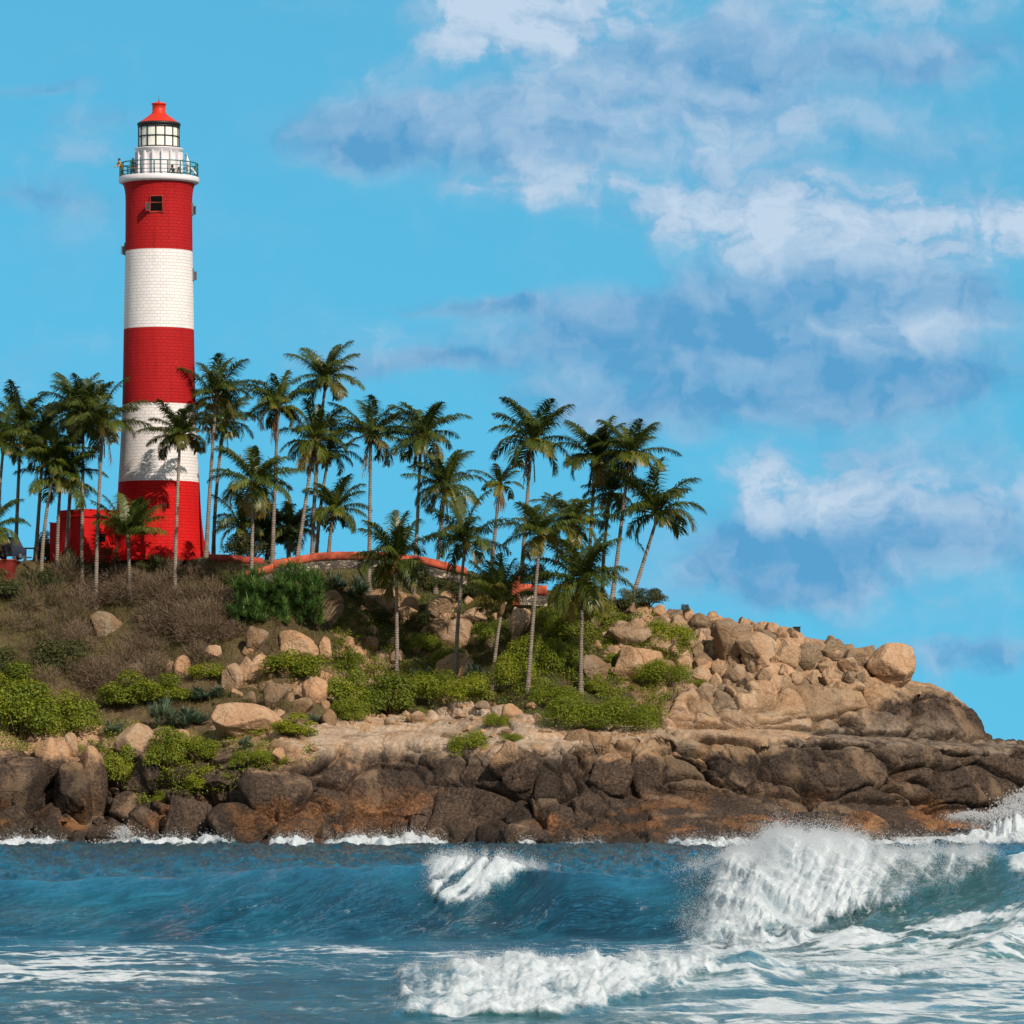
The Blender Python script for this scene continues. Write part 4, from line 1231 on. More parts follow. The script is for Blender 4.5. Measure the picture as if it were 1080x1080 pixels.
def crown_mesh(name, seed, nf=20, L0=3.55, sparse=1.0, young=False):
    r = np.random.default_rng(seed)
    V, T_, D_ = [], [], []
    ga = 2.39996
    for i in range(nf):
        u = (i + .5) / nf                                    # 0 young and upright, 1 old and hanging
        az = i * ga + r.normal(0, .25)
        e0 = R(80 - 92 * u ** 1.0 + r.normal(0, 9)) if not young else R(86 - 52 * u + r.normal(0, 6))
        L = L0 * (.80 + .30 * math.sin(math.pi * min(u * 1.15 + .12, 1))) * r.uniform(.88, 1.1)
        droop = (.72 + .85 * u ** .8 + r.normal(0, .20)) if not young else (.35 + .9 * u)
        if u > .8: droop += .25
        n = 14
        s_ = np.linspace(0, 1, n)
        el = e0 - droop * s_ ** 1.55
        h = np.array([math.cos(az), math.sin(az), 0]); sd = np.array([-math.sin(az), math.cos(az), 0])
        st_ = np.stack([np.cos(el)[:, None] * h[None] + np.sin(el)[:, None] * np.array([0, 0, 1.])[None]], 0)[0]
        swirl = r.normal(0, .10)
        pts = np.concatenate([[np.zeros(3)], np.cumsum((st_[:-1] + st_[1:]) / 2 * (L / (n - 1)), 0)])
        pts += (sd * swirl)[None] * (s_ ** 2 * L)[:, None]
        pts += h[None] * .10
        dry = float(np.clip((u - .80) * 4, 0, 1) * (r.random() < .75) * r.uniform(.4, 1))
        tone = float(np.clip(.15 + .55 * r.random() + .25 * (u > .6), 0, 1))
        # midrib: two crossed strips
        wr = .055 * (1 - .85 * s_)
        tg = norm(np.gradient(pts, axis=0)); nr = norm(np.cross(tg, sd))
        for k_ in range(n - 1):
            for ax in (np.broadcast_to(sd, (1, 3)), nr[k_:k_ + 1]):
                V.append(strips(pts[k_:k_ + 1], pts[k_ + 1:k_ + 2], wr[k_:k_ + 1], wr[k_ + 1:k_ + 2], ax)); T_.append(np.full(4, .95)); D_.append(np.full(4, .35 + .5 * dry))
        # leaflets
        m_ = int(66 * sparse)
        s2 = np.linspace(.13, .995, m_)
        for sg in (-1, 1):
            ss = np.clip(s2 + r.normal(0, .006, m_), .1, 1)
            base = np.stack([np.interp(ss, s_, pts[:, c]) for c in range(3)], -1)
            tt = norm(np.stack([np.interp(ss, s_, tg[:, c]) for c in range(3)], -1))
            nn = norm(np.cross(tt, sd)); nn = np.where(nn[:, 2:3] < 0, -nn, nn)
            ll = (.32 + .78 * np.sin(np.pi * np.clip(ss * .93 + .04, 0, 1)) ** .75) * (L0 / 3.7) * r.uniform(.8, 1.12, m_) * (1 - .35 * (ss > .93))
            fw = .42 + .65 * ss[:, None]
            d0 = norm(sd[None] * sg * 1.0 + tt * fw + nn * r.normal(.16, .16, (m_, 1)))
            d1 = norm(d0 + np.array([0, 0, -1.0])[None] * (.75 + .75 * u + r.normal(0, .15, (m_, 1))))
            mid = base + d0 * (ll * .45)[:, None]
            tip = mid + d1 * (ll * .60)[:, None]
            wv_ = norm(np.cross(d0, nn)) ; w0 = np.full(m_, .025); w1 = np.full(m_, .037); w2 = np.full(m_, .006)
            keep = r.random(m_) > (.06 + .20 * u) * (1 + .6 * np.sin(ss * 17 + i))
            tn = np.clip(tone + r.normal(0, .13, m_), 0, 1)
            dr = np.clip(dry + .25 * (ss > .9) * (u > .5), 0, 1)
            for (A_, B_, a_, b_) in ((base, mid, w0, w1), (mid, tip, w1, w2)):
                V.append(strips(A_[keep], B_[keep], a_[keep], b_[keep], wv_[keep]).reshape(-1, 4, 3).reshape(-1, 3)[None].reshape(-1, 3))
                T_.append(np.repeat(tn[keep], 4)); D_.append(np.repeat(dr[keep], 4))
    V = np.concatenate([v.reshape(-1, 3) for v in V]); T_ = np.concatenate(T_); D_ = np.concatenate(D_)
    f = np.arange(len(V)).reshape(-1, 4)
    return mesh_np(name, V, f, M['palm'], False, attrs=dict(tone=T_, dry=D_))


CROWNS = [crown_mesh('crown', 11, 23), crown_mesh('crown', 12, 19), crown_mesh('crown', 13, 26), crown_mesh('crown', 14, 18, 3.7), crown_mesh('crown', 15, 23, 3.8), crown_mesh('crown', 16, 21), crown_mesh('crown', 21, 22, 3.3), crown_mesh('crown', 22, 25, 3.5)]
SPARSE = crown_mesh('crown', 17, 12, 3.3, .9)
YOUNG = crown_mesh('crown', 18, 17, 4.0, 1.1, True)


def dead_mesh(seed, n):
    r = np.random.default_rng(seed)
    V, T_, D_ = [], [], []
    for i in range(n):
        az = r.uniform(0, 6.28); L = r.uniform(1.6, 2.9)
        h = np.array([math.cos(az), math.sin(az), 0]); sd = np.array([-math.sin(az), math.cos(az), 0])
        s_ = np.linspace(0, 1, 8)
        pts = h[None] * (.15 + .55 * np.sin(s_ * 1.4))[:, None] * r.uniform(.5, 1) + np.array([0, 0, -1.])[None] * (s_ ** 1.2 * L)[:, None]
        for k_ in range(7):
            V.append(strips(pts[k_:k_ + 1], pts[k_ + 1:k_ + 2], np.array([.05]), np.array([.04]), sd[None])); T_.append(np.full(4, .8)); D_.append(np.zeros(4))
        m_ = 26
        ss = r.uniform(.15, 1, m_)
        base = np.stack([np.interp(ss, s_, pts[:, c]) for c in range(3)], -1)
        dd = norm(np.array([0, 0, -1.])[None] + r.normal(0, .28, (m_, 3)) + sd[None] * r.choice([-.35, .35], (m_, 1)))
        V.append(strips(base, base + dd * r.uniform(.4, .8, (m_, 1)), np.full(m_, .03), np.full(m_, .008), np.broadcast_to(norm(h + .2 * sd), (m_, 3)))); T_.append(np.repeat(r.random(m_), 4)); D_.append(np.repeat(r.random(m_) * .6, 4))
    V = np.concatenate([v.reshape(-1, 3) for v in V])
    return mesh_np('dead_fronds', V, np.arange(len(V)).reshape(-1, 4), M['deadleaf'], False, attrs=dict(tone=np.concatenate(T_), dry=np.concatenate(D_)))


DEAD = [dead_mesh(1, 5), dead_mesh(2, 9)]


def nut_mesh():
    bm = bmesh.new()
    for k_ in range(11):
        a = k_ * 2.4; r_ = random.uniform(.22, .42)
        bmesh.ops.create_icosphere(bm, subdivisions=2, radius=random.uniform(.11, .15), matrix=Matrix.Translation((r_ * math.cos(a), r_ * math.sin(a), -.15 - .45 * random.random())) @ Matrix.Scale(1.2, 4, (0, 0, 1)))
    me = bpy.data.meshes.new('coconuts'); bm.to_mesh(me); bm.free(); me.materials.append(M['coconut'])
    for p in me.polygons: p.use_smooth = True
    return me


NUTS = nut_mesh()
PALM_N = 0


def palm(crown_px, base_px, label, r=38, Y=None, proto=None, dead=0, nuts=False, bow=None, group='coconut palms on the headland', twist=None):
    """crown and base given where the photo shows them; Y set for palms rooted out of sight"""
    global PALM_N
    PALM_N += 1
    base = terr(*base_px) if Y is None else plateau(base_px[0], Y)
    base = base + Vector((0, 0, -.25))
    Yb = base.y
    top = W(crown_px[0], crown_px[1], Yb + random.uniform(-.5, .5), True)
    T = empty('coconut_palm', base); tag(T, label, 'palm tree', group)
    v = top - base
    h = v.z
    if bow is None: bow = random.uniform(-.25, .3)
    ctrl_ = Vector((v.x * (.28 + bow), v.y * .3, h * .55))
    b = MB()
    n = max(10, int(h * 3))
    pts, rad = [], []
    for i in range(n + 1):
        t_ = i / n
        p = ctrl_ * (2 * t_ * (1 - t_)) + v * (t_ * t_)
        pts.append(p); rad.append((.165 * (1 - t_) + .10 * t_ + .12 * math.exp(-t_ * h / .55)) * (1 + .05 * math.sin(i * 2.1)) * (.86 + .14 * r / 38))
    if h > 1:
        b.tube(pts, rad, 10); b.build('trunk', M['trunk'], T)
    # fibrous head of the trunk
    d_ = (pts[-1] - pts[-2]).normalized() if h > 1 else Vector((0, 0, 1))
    b = MB(); b.tube([v - d_ * .75, v - d_ * .35, v + d_ * .05, v + d_ * .45], [.11, .20, .21, .07], 10); b.build('leaf_sheath', M['deadtrunk'], T)
    cm = proto or CROWNS[PALM_N * 3 % 8]
    o = link('crown', cm, T, v + d_ * .1)
    o.rotation_euler = (d_.y * -.5 + random.uniform(-.16, .16), d_.x * .5 + random.uniform(-.12, .18), twist if twist is not None else random.uniform(0, 6.28))
    s_ = r / 38 * (Yb / 400)
    o.scale = (s_ * random.uniform(.88, 1.08), s_ * random.uniform(.88, 1.08), s_ * random.uniform(.86, 1.12))
    if dead:
        k_ = link('dead_fronds', DEAD[dead - 1], T, v - d_ * .2); k_.rotation_euler = (0, 0, random.uniform(0, 6.28)); k_.scale = (s_ * .9,) * 3
    if nuts:
        k_ = link('coconuts', NUTS, T, v - d_ * .05); k_.rotation_euler = (0, 0, random.uniform(0, 6.28))
    return T


M['deadtrunk'] = plain('fibrous_sheath', (0.13, 0.085, 0.045, 1), .9, .1, .4, 5)
PALMS = [
    # crown, base, label, radius, Y (None = rooted on the visible slope), options
    ((4, 470), (-3, 588), 'palm cut off by the photo edge above the blue car', 38, 201, {}),
    ((22, 452), (16, 584), 'palm with a pale trunk rising beside the white fence', 38, 204, {}),
    ((46, 462), (37, 587), 'palm with a thin wavy trunk just right of the white fence', 36, 202, dict(dead=1)),
    ((60, 486), (43, 601), 'palm whose trunk curves out to a swollen foot right of the white fence', 34, 197, dict(bow=-.2)),
    ((-10, 560), (-14, 590), 'low palm mostly out of view with fronds drooping over the car', 34, 196, {}),
    ((80, 432), (69, 588), 'tall palm in front of the dark side of the annex', 38, 200, {}),
    ((64, 508), (60, 609), 'broad palm with orange coconuts left of the annex', 42, None, dict(nuts=True)),
    ((88, 440), (86, 590), 'palm whose crown is hidden behind its neighbour and whose trunk stands at the annex corner', 34, 198, {}),
    ((109, 449), (101, 587), 'sunlit palm with a pale trunk in front of the red annex', 41, 196.5, dict(dead=1, nuts=True)),
    ((190, 461), (184, 600), 'palm standing right in front of the lighthouse tower', 37, 195, dict(dead=0)),
    ((228, 420), (217, 592), 'tall palm touching the right edge of the lighthouse', 40, 201, {}),
    ((237, 446), (225, 574), 'palm just behind the tall one at the right edge of the lighthouse', 33, 208, dict(dead=1)),
    ((268, 512), (265, 611), 'broad dark palm in front of the end of the red coped wall', 43, 191, {}),
    ((293, 431), (287, 588), 'slender palm with a small high crown right of the lighthouse', 34, 198, dict(dead=1)),
    ((344, 402), (329, 582), 'tallest palm of all, its crown high above the curved wall', 40, 199, {}),
    ((331, 468), (312, 584), 'leaning palm with yellowish fronds just below the tallest crown', 36, 198, dict(dead=1)),
    ((347, 480), (333, 584), 'palm hidden behind the leaning yellowish one', 27, 201, {}),
    ((352, 540), (346, 584), 'short palm peeking over the curved wall', 39, 199, {}),
    ((391, 461), (389, 584), 'straight palm rising behind the middle of the curved wall', 39, 199, dict(dead=1)),
    ((444, 463), (436, 585), 'palm with a brown hanging frond over the right part of the curved wall', 36, 199, dict(dead=2, bow=.35)),
    ((470, 515), (459, 592), 'palm with a leaning trunk above the right end of the curved wall', 38, 199, dict(dead=1)),
    ((527, 512), (517, 600), 'ragged thin palm with few fronds and dead leaves hanging', 28, 199, dict(dead=2, proto='sparse')),
    ((561, 468), (549, 608), 'tall palm with open spreading crown left of the dense palm cluster', 43, 199, dict(dead=1)),
    ((418, 594), (418, 712), 'palm on the slope among boulders below the curved wall', 43, None, dict(nuts=True)),
    ((491, 574), (480, 720), 'palm with a slightly leaning trunk in the middle of the slope', 42, None, {}),
    ((530, 640), (517, 738), 'young bright green palm low on the green slope', 37, None, dict(proto='young')),
    ((570, 565), (556, 730), 'palm with a long bent trunk rising from the creeper on the slope', 39, None, dict(bow=.2)),
    ((604, 555), (600, 622), 'palm crown filling the gap behind the two slope palms', 38, 194, {}),
    ((615, 615), (612, 731), 'palm with a wide low crown and a straight trunk at the right of the slope', 47, None, {}),
    ((628, 484), (620, 608), 'dense palm with a thick brown skirt of dead fronds', 39, 198, dict(dead=2, nuts=True)),
    ((664, 481), (645, 624), 'tall palm at the right of the dense cluster, its trunk clear against the sky', 39, 195, dict(dead=1, nuts=True)),
    ((644, 522), (635, 612), 'thin palm half hidden behind the taller two of the cluster', 30, 199, dict(dead=1)),
    ((694, 543), (664, 628), 'rightmost palm, leaning out over the rocks', 46, 194, {}),
    ((135, 568), (137, 588), 'stemless young palm against the foot of the red tower', 37, 196, dict(proto='young')),
    ((254, 556), (252, 585), 'low dark palm behind the low wall right of the tower', 32, 204, {}),
    ((284, 562), (281, 586), 'low dark palm behind the slender high one', 32, 206, {}),
    ((306, 560), (304, 586), 'low palm in the shade behind the red coped wall', 30, 205, {}),
]
for i, (cp_, bp_, lab, r_, Y_, kw) in enumerate(PALMS):
    kw = dict(kw)
    if kw.get('proto') == 'sparse': kw['proto'] = SPARSE
    elif kw.get('proto') == 'young': kw['proto'] = YOUNG
    palm(cp_, bp_, lab, r_, Y_, **kw)

# ------------------------------------------------------------------ boulders


def boulder_mesh(seed, sub=4, round_=.5, planes=9):
    r = np.random.default_rng(seed)
    bm = bmesh.new(); bmesh.ops.create_icosphere(bm, subdivisions=sub, radius=1)
    n = np.array([v.co for v in bm.verts])
    n = norm(n)
    rad = np.full(len(n), 1.15)
    ax = norm(r.normal(0, 1, (planes, 3)))
    kk = 22 + 26 * (1 - round_)
    acc = np.exp(-kk * rad)
    for a_ in ax:
        d_ = n @ a_
        t_ = np.where(d_ > .08, r.uniform(.58, .95) / np.maximum(d_, .08), 9)
        acc += np.exp(-kk * np.minimum(t_, 5))
    rad = -np.log(acc) / kk
    rad += .07 * fbm(n * 1.3 + seed, 3, seed) - .060 * np.abs(fbm(n * 3.2 + seed, 5, seed + 5, .6))
    if sub > 4 or r.random() < .4:                            # a joint running across
        a_ = norm(r.normal(0, 1, 3)); c_ = n @ a_ - r.uniform(-.25, .25) + .12 * fbm(n * 2, 2, seed + 9)
        rad -= .09 * np.exp(-(c_ / .035) ** 2)
        rad -= .05 * (c_ > 0)
    v = n * rad[:, None]
    lo, hi = v.min(0), v.max(0)
    v = (v - (lo + hi) / 2) / (hi - lo)
    f = np.array([[q_.index for q_ in p.verts] for p in bm.faces]); bm.free()
    return mesh_np('boulder', v, f, M['rock'], True)


BIGS = [boulder_mesh(100 + i, 5, .5, 8 + i % 5) for i in range(8)]
SMALLS = [boulder_mesh(200 + i, 4, .35 + .06 * (i % 6), 7 + i % 6) for i in range(12)]
NB = 0


def boulder(x0, y0, x1, y1, label, group, big=False, tilt=0.0, deep=.85, sink=.12, flip=None, Y=None, form=None):
    """fits the photo box; sits on the ground seen at the foot of the box"""
    global NB
    NB += 1
    cx = (x0 + x1) / 2
    g = terr(cx, min(y1 - .12 * (y1 - y0), 886)) if Y is None else W(cx, y1, Y, True)
    s_ = g.y / F
    sx, sz = (x1 - x0) * s_, (y1 - y0) * s_ * (1 + sink)
    sy = deep * (sx + sz) / 2
    me = (BIGS if big else SMALLS)[(NB * 5) % (8 if big else 12)]
    if form is not None: me = BIGS[form]
    o = link('boulder', me)
    top = H + (HOR - y0) * s_
    o.location = ((cx - 540) * s_, g.y + sy * .22, top - sz / 2)
    fl = random.choice((-1, 1)) if flip is None else flip
    o.rotation_euler = (0, R(tilt), 0)
    o.scale = (sx * fl, sy, sz)
    tag(o, label, 'boulder', group)
    return o


GS = 'big boulders at the water'
for (bx, lab, tl) in [
    ((-30, 797, 48, 868), 'massive rounded brown boulder cut off by the photo edge at the shore', 0),
    ((55, 803, 98, 876), 'tall rusty boulder with a pale foot leaning among the shore boulders', -14),
    ((79, 786, 113, 866), 'tall narrow upright brown boulder just right of the rusty leaning one', 6),
    ((34, 777, 74, 822), 'reddish boulder with a crack, perched above the rusty leaning one', 0),
    ((64, 772, 83, 800), 'small dark block wedged behind the tall upright shore boulders', 0),
    ((-8, 848, 30, 890), 'dark wet boulder lowest at the shore beside the massive one', 10),
    ((34, 862, 66, 889), 'low grey brown wet rock between surf patches', 0),
    ((90, 868, 140, 895), 'low black wet rock where the small splash rises', 0),
    ((15, 893, 48, 903), 'small dark rock standing alone in the surf', 0),
    ((118, 760, 156, 812), 'tan fractured boulder leaning among the bright green shrubs', 24),
    ((134, 800, 166, 842), 'long tan boulder lying under the fractured one', 30),
    ((146, 792, 174, 836), 'smooth tan slab tilted beside the bright shrubs', -22),
    ((115, 834, 154, 864), 'pale grey rounded boulder above the wet rocks', -6),
    ((132, 848, 172, 894), 'dark brown block with a pale top in the row at the waterline', 0),
    ((171, 838, 224, 896), 'rust stained cracked block with a whitish top at the waterline', 0),
    ((216, 846, 286, 896), 'wide dark and rusty block under the great dark boulder', 0),
    ((248, 812, 328, 874), 'great smooth dark boulder with a pale left edge above the waterline', 8),
    ((216, 814, 262, 838), 'flat pale grey boulder left of the great dark one', 4),
    ((282, 862, 340, 892), 'low rusty rock at the water right of the great dark boulder', 0),
    ((594, 768, 634, 802), 'pale tan cube of rock on the cliff edge by the green creeper', 0),
    ((621, 794, 669, 839), 'squarish dark block below the pale cube on the cliff', 4),
    ((662, 790, 702, 844), 'tall dark brown block leaning beside the squarish one', -14),
    ((517, 784, 572, 822), 'fractured tan and grey block at the right end of the smooth dome', 18),
    ((529, 802, 572, 832), 'tan faced block wedged under the fractured grey one', -18),
    ((620, 771, 646, 797), 'grey brown boulder right of the pale cube', 0),
    ((760, 809, 792, 841), 'single rounded brown boulder resting on the wet apron', 0),
    ((526, 868, 580, 895), 'rounded orange brown rock at the waterline below the dome', 0),
    ((552, 874, 586, 896), 'dark wet rock beside the orange brown one', 0),
    ((880, 855, 940, 894), 'black wet rock with water streaming off it behind the big breaker', 0),
    ((800, 868, 860, 893), 'low dark ledge rock behind the main breaker', 0),
]:
    boulder(*bx, lab, GS, True, tl)
GT = 'big boulders on the upper slope'
for (bx, lab, tl) in [
    ((914, 677, 966, 727), 'large pale capstone boulder perched at the end of the skyline', 4),
    ((92, 645, 130, 675), 'lone pale grey rock showing in the brown scrub', 10),
    ((256, 661, 280, 694), 'pointed tan boulder at the upper end of the line below the scrub', 18),
    ((212, 680, 234, 698), 'rounded tan boulder at the edge of the brown scrub', 0),
    ((182, 691, 201, 714), 'egg shaped boulder at the lower edge of the scrub', -8),
    ((170, 696, 185, 713), 'narrow upright boulder left of the egg shaped one', 0),
    ((128, 699, 158, 719), 'low tan boulder lying farthest into the lower scrub', -8),
    ((231, 699, 258, 732), 'long tan boulder leaning left in the line below the scrub', 22),
    ((247, 694, 274, 724), 'split tan boulder leaning beside the long one', 24),
    ((262, 690, 286, 722), 'brown leaning boulder just below the pointed one', 20),
    ((274, 719, 300, 752), 'pinkish oval boulder standing above the flat slab', 20),
    ((222, 741, 300, 780), 'broad flat tan slab among the shrubs', 2),
    ((290, 666, 337, 696), 'wide tan boulder just under the screw pine thicket', 14),
    ((317, 713, 346, 745), 'reddish boulder behind the round green shrub', 8),
    ((336, 671, 350, 697), 'upright tan stone right of the round green shrub', 0),
    ((328, 621, 362, 660), 'brown shaded outcrop right of the screw pine thicket', 12),
    ((208, 700, 232, 712), 'flat tan stone between scrub and low shrub', 0),
    ((308, 735, 330, 753), 'small red brown boulder right of the oval one', 12),
    ((750, 654, 792, 703), 'tall leaning boulder on the left of the skyline pile', 8),
    ((774, 665, 818, 702), 'broad leaning boulder in the middle of the skyline pile', 28),
    ((816, 680, 846, 704), 'rounded block in the second tier of the skyline pile', 0),
    ((838, 677, 867, 708), 'long boulder tilted down to the right in the skyline pile', 34),
    ((868, 673, 893, 697), 'rounded boulder on the falling skyline near the capstone', 14),
    ((890, 681, 914, 706), 'leaning boulder just left of the capstone', 24),
    ((904, 680, 926, 700), 'boulder half behind the capstone', 0),
    ((458, 688, 500, 722), 'large tan boulder behind the mid slope palm trunk', 0),
    ((536, 640, 557, 680), 'tan rock face behind the young bright green palm', 12),
    ((486, 640, 520, 660), 'flat sunlit tan slab left of the young bright palm', 0),
    ((460, 652, 500, 684), 'rounded pair of tan rocks on the shaded mid slope', -6),
    ((394, 624, 416, 654), 'dark grey upright boulder left of the slope palm crown', 14),
    ((420, 628, 442, 655), 'grey brown boulder right of the slope palm trunk', 16),
    ((448, 628, 480, 650), 'pale pointed stone under the mid slope palm', 0),
    ((646, 680, 700, 718), 'wide split tan boulder above the right hand creeper', 0),
    ((610, 690, 642, 722), 'tan boulder right of the straight trunked slope palm', 0),
    ((640, 660, 690, 685), 'flat topped tan boulder high on the slope right of the palms', 0),
]:
    boulder(*bx, lab, GT, True, tl, form=2 if 'capstone boulder' in lab else None, flip=1 if 'capstone boulder' in lab else None)

PLACED = []


def fill(n, poly, smin, smax, label, group, flat=.85, seed=1, tiltr=22):
    r = random.Random(seed)
    xs = [p[0] for p in poly]; ys = [p[1] for p in poly]
    k_ = t_ = 0
    while k_ < n and t_ < n * 60:
        t_ += 1
        x, y = r.uniform(min(xs), max(xs)), r.uniform(min(ys), max(ys))
        ins = False
        for i in range(len(poly)):
            (xa, ya), (xb_, yb) = poly[i], poly[i - 1]
            if (ya > y) != (yb > y) and x < (xb_ - xa) * (y - ya) / (yb - ya) + xa: ins = not ins
        if not ins: continue
        s_ = smin + (smax - smin) * r.random() ** 1.8
        if any(abs(x - a_) < (s_ + c_) * .40 and abs(y - b_) < (s_ + c_) * .34 for a_, b_, c_ in PLACED): continue
        if y - s_ * flat < float(np.interp(x, KX, C7py)) - 4: continue
        PLACED.append((x, y, s_))
        w_ = s_ * r.uniform(.8, 1.25); h_ = s_ * flat * r.uniform(.75, 1.2)
        boulder(x - w_ / 2, y - h_, x + w_ / 2, y, label, group, False, r.uniform(-tiltr, tiltr), .9, .3)
        k_ += 1


fill(66, [(690, 645), (745, 654), (800, 657), (860, 663), (915, 690), (912, 722), (720, 722), (690, 690)], 13, 27, 'tan boulder packed in the pile below the rocky skyline', 'boulders of the skyline pile', .95, 1)
fill(26, [(735, 704), (915, 704), (912, 724), (735, 724)], 12, 19, 'small block in the bottom row of the skyline pile', 'bottom row blocks of the skyline pile', 1.0, 2, 10)
fill(34, [(400, 622), (520, 628), (545, 640), (520, 690), (440, 708), (390, 690), (352, 690), (345, 660)], 9, 24, 'tan stone strewn on the shaded slope between the palms', 'stones between the slope palms', .8, 3)
fill(22, [(618, 650), (690, 645), (735, 690), (735, 725), (640, 720)], 11, 28, 'tan rock between the palms and the skyline pile', 'rocks right of the palms', .8, 4)
fill(26, [(228, 690), (350, 690), (440, 730), (430, 752), (330, 740), (245, 745)], 8, 17, 'small tan stone among the shrubs below the scrub', 'small stones among the shrubs', .8, 5)
fill(16, [(340, 735), (440, 740), (440, 772), (340, 765)], 8, 20, 'pinkish stone at the back of the smooth dome', 'stones behind the dome', .75, 6)
fill(18, [(470, 745), (590, 742), (590, 775), (470, 785)], 10, 32, 'pale flat slab above the dome and the cliff', 'pale slabs above the cliff', .5, 7, 10)
fill(24, [(190, 790), (330, 780), (330, 835), (220, 850), (165, 850)], 8, 22, 'grey brown rock in the tumble above the great dark boulder', 'rocks of the lower tumble', .75, 8)
fill(14, [(60, 866), (250, 880), (250, 897), (60, 893)], 10, 22, 'small black wet rock along the surf line', 'wet rocks in the surf', .6, 9, 8)

# ------------------------------------------------------------------ shrubs and plants


def leaf_quads(c, nrm_, size, r, tone, dry, aspect=.55):
    n = len(c)
    t_ = norm(np.cross(nrm_, r.normal(0, 1, (n, 3))))
    b_ = np.cross(nrm_, t_)
    a = t_ * size[:, None]; w_ = b_ * (size * aspect)[:, None]
    v = np.stack([c - a, c - w_ * .9 + nrm_ * size[:, None] * .12, c + a, c + w_ * .9 + nrm_ * size[:, None] * .12], 1)
    return v.reshape(-1, 3), np.repeat(tone, 4), np.repeat(dry, 4)


def shrub_mesh(name, seed, mat, nblob=15, nleaf=3400, size=.10, dryp=.03, flat=1.0, wood=True):
    """fits a unit box: x,y -0.5..0.5, z 0..1; scaled per plant"""
    r = np.random.default_rng(seed)
    V, T_, D_ = [], [], []
    cx = r.uniform(-.36, .36, nblob); cy = r.uniform(-.36, .36, nblob)
    d_ = np.sqrt((cx / .5) ** 2 + (cy / .5) ** 2).clip(0, 1)
    cz = (.06 + .60 * np.sqrt(1 - d_ ** 2) * r.uniform(.25, 1.05, nblob))
    br = r.uniform(.13, .23, nblob)
    for i in range(nblob):
        n = int(nleaf / nblob * (br[i] / .18) ** 2)
        u = norm(r.normal(0, 1, (n, 3))); u[:, 2] = np.where(u[:, 2] < -.3, -u[:, 2], u[:, 2])
        rr_ = br[i] * (1 - .55 * r.random(n) ** 2.2) * (1 + .25 * fbm(u * 2 + i, 2, seed))
        c = np.array([cx[i], cy[i], cz[i] * flat]) + u * rr_[:, None] * np.array([1, 1, 1.25])
        nr = norm(u + r.normal(0, .55, (n, 3)) + np.array([0, 0, .35]))
        tone = np.clip(.45 + r.normal(0, .22, n) + .25 * (r.random() - .5) * 2, 0, 1)
        v, a, b_ = leaf_quads(c, nr, size * r.uniform(.25, .5, n), r, tone, (r.random(n) < dryp) * r.uniform(.4, 1, n))
        V.append(v); T_.append(a); D_.append(b_)
    V = np.concatenate(V); V[:, 2] = np.maximum(V[:, 2], -.05)
    return mesh_np(name, V, np.arange(len(V)).reshape(-1, 4), mat, False, attrs=dict(tone=np.concatenate(T_), dry=np.concatenate(D_)))


def stems_mesh(seed, n=14):
    r = random.Random(seed); b = MB()
    for i in range(n):
        a = r.uniform(0, 6.28); l_ = r.uniform(.2, .42)
        b.tube([(0, 0, -.15), (l_ * .5 * math.cos(a), l_ * .5 * math.sin(a), .25), (l_ * math.cos(a), l_ * math.sin(a), r.uniform(.45, .7))], [.022, .014, .006], 5)
    bmesh.ops.recalc_face_normals(b.bm, faces=b.bm.faces)
    me = bpy.data.meshes.new('stems'); b.bm.to_mesh(me); b.bm.free(); me.materials.append(M['deadtrunk'])
    return me


SHR = {'shrub': [shrub_mesh('foliage', 300 + i, M['shrub'], 16 + 2 * i, 7500, .060) for i in range(4)],
       'dark': [shrub_mesh('foliage', 320 + i, M['darkshrub'], 16, 5500, .060, .12) for i in range(2)],
       'creep': [shrub_mesh('foliage', 330 + i, M['shrub'], 26, 8000, .046, .02, .8) for i in range(3)]}
STEMS = stems_mesh(3)


def blades_mesh(name, seed, mat, ros, nb, L, width, spread, lift):
    """rosettes of blades in a unit box"""
    r = np.random.default_rng(seed); V, T_, D_ = [], [], []
    for k_ in range(ros):
        a0 = r.uniform(0, 6.28); q_ = math.sqrt(r.random()) * .36
        c = np.array([q_ * math.cos(a0), q_ * math.sin(a0), r.uniform(.05, lift) * (1 - q_)])
        tn = r.uniform(.15, .8)
        az = np.arange(nb) * 2.4 + r.normal(0, .2, nb); e_ = np.clip(r.normal(.85, .38, nb), .05, 1.5)
        h = np.stack([np.cos(az), np.sin(az), 0 * az], -1); sd = np.stack([-np.sin(az), np.cos(az), 0 * az], -1)
        ll = L * r.uniform(.7, 1.15, nb)
        p0 = np.broadcast_to(c, (nb, 3))
        d0 = h * np.cos(e_)[:, None] + np.array([0, 0, 1.]) * np.sin(e_)[:, None]
        p1 = p0 + d0 * (ll * .55)[:, None]
        p2 = p1 + norm(d0 + np.array([0, 0, -spread]) + h * .2) * (ll * .5)[:, None]
        for (A_, B_, a_, b_) in ((p0, p1, width, width * .8), (p1, p2, width * .8, width * .08)):
            V.append(strips(A_, B_, np.full(nb, a_), np.full(nb, b_), sd).reshape(-1, 3)); T_.append(np.repeat(np.clip(tn + r.normal(0, .15, nb), 0, 1), 4)); D_.append(np.repeat((r.random(nb) < .05) * .8, 4))
    V = np.concatenate(V)
    return mesh_np(name, V, np.arange(len(V)).reshape(-1, 4), mat, False, attrs=dict(tone=np.concatenate(T_), dry=np.concatenate(D_)))


SHR['pandan'] = [blades_mesh('blades', 340 + i, M['blade'], 110, 34, .22, .008, .55, .85) for i in range(2)]
SHR['agave'] = [blades_mesh('blades', 350 + i, M['agave'], 15, 30, .30, .020, .10, .50) for i in range(3)]
NS = 0


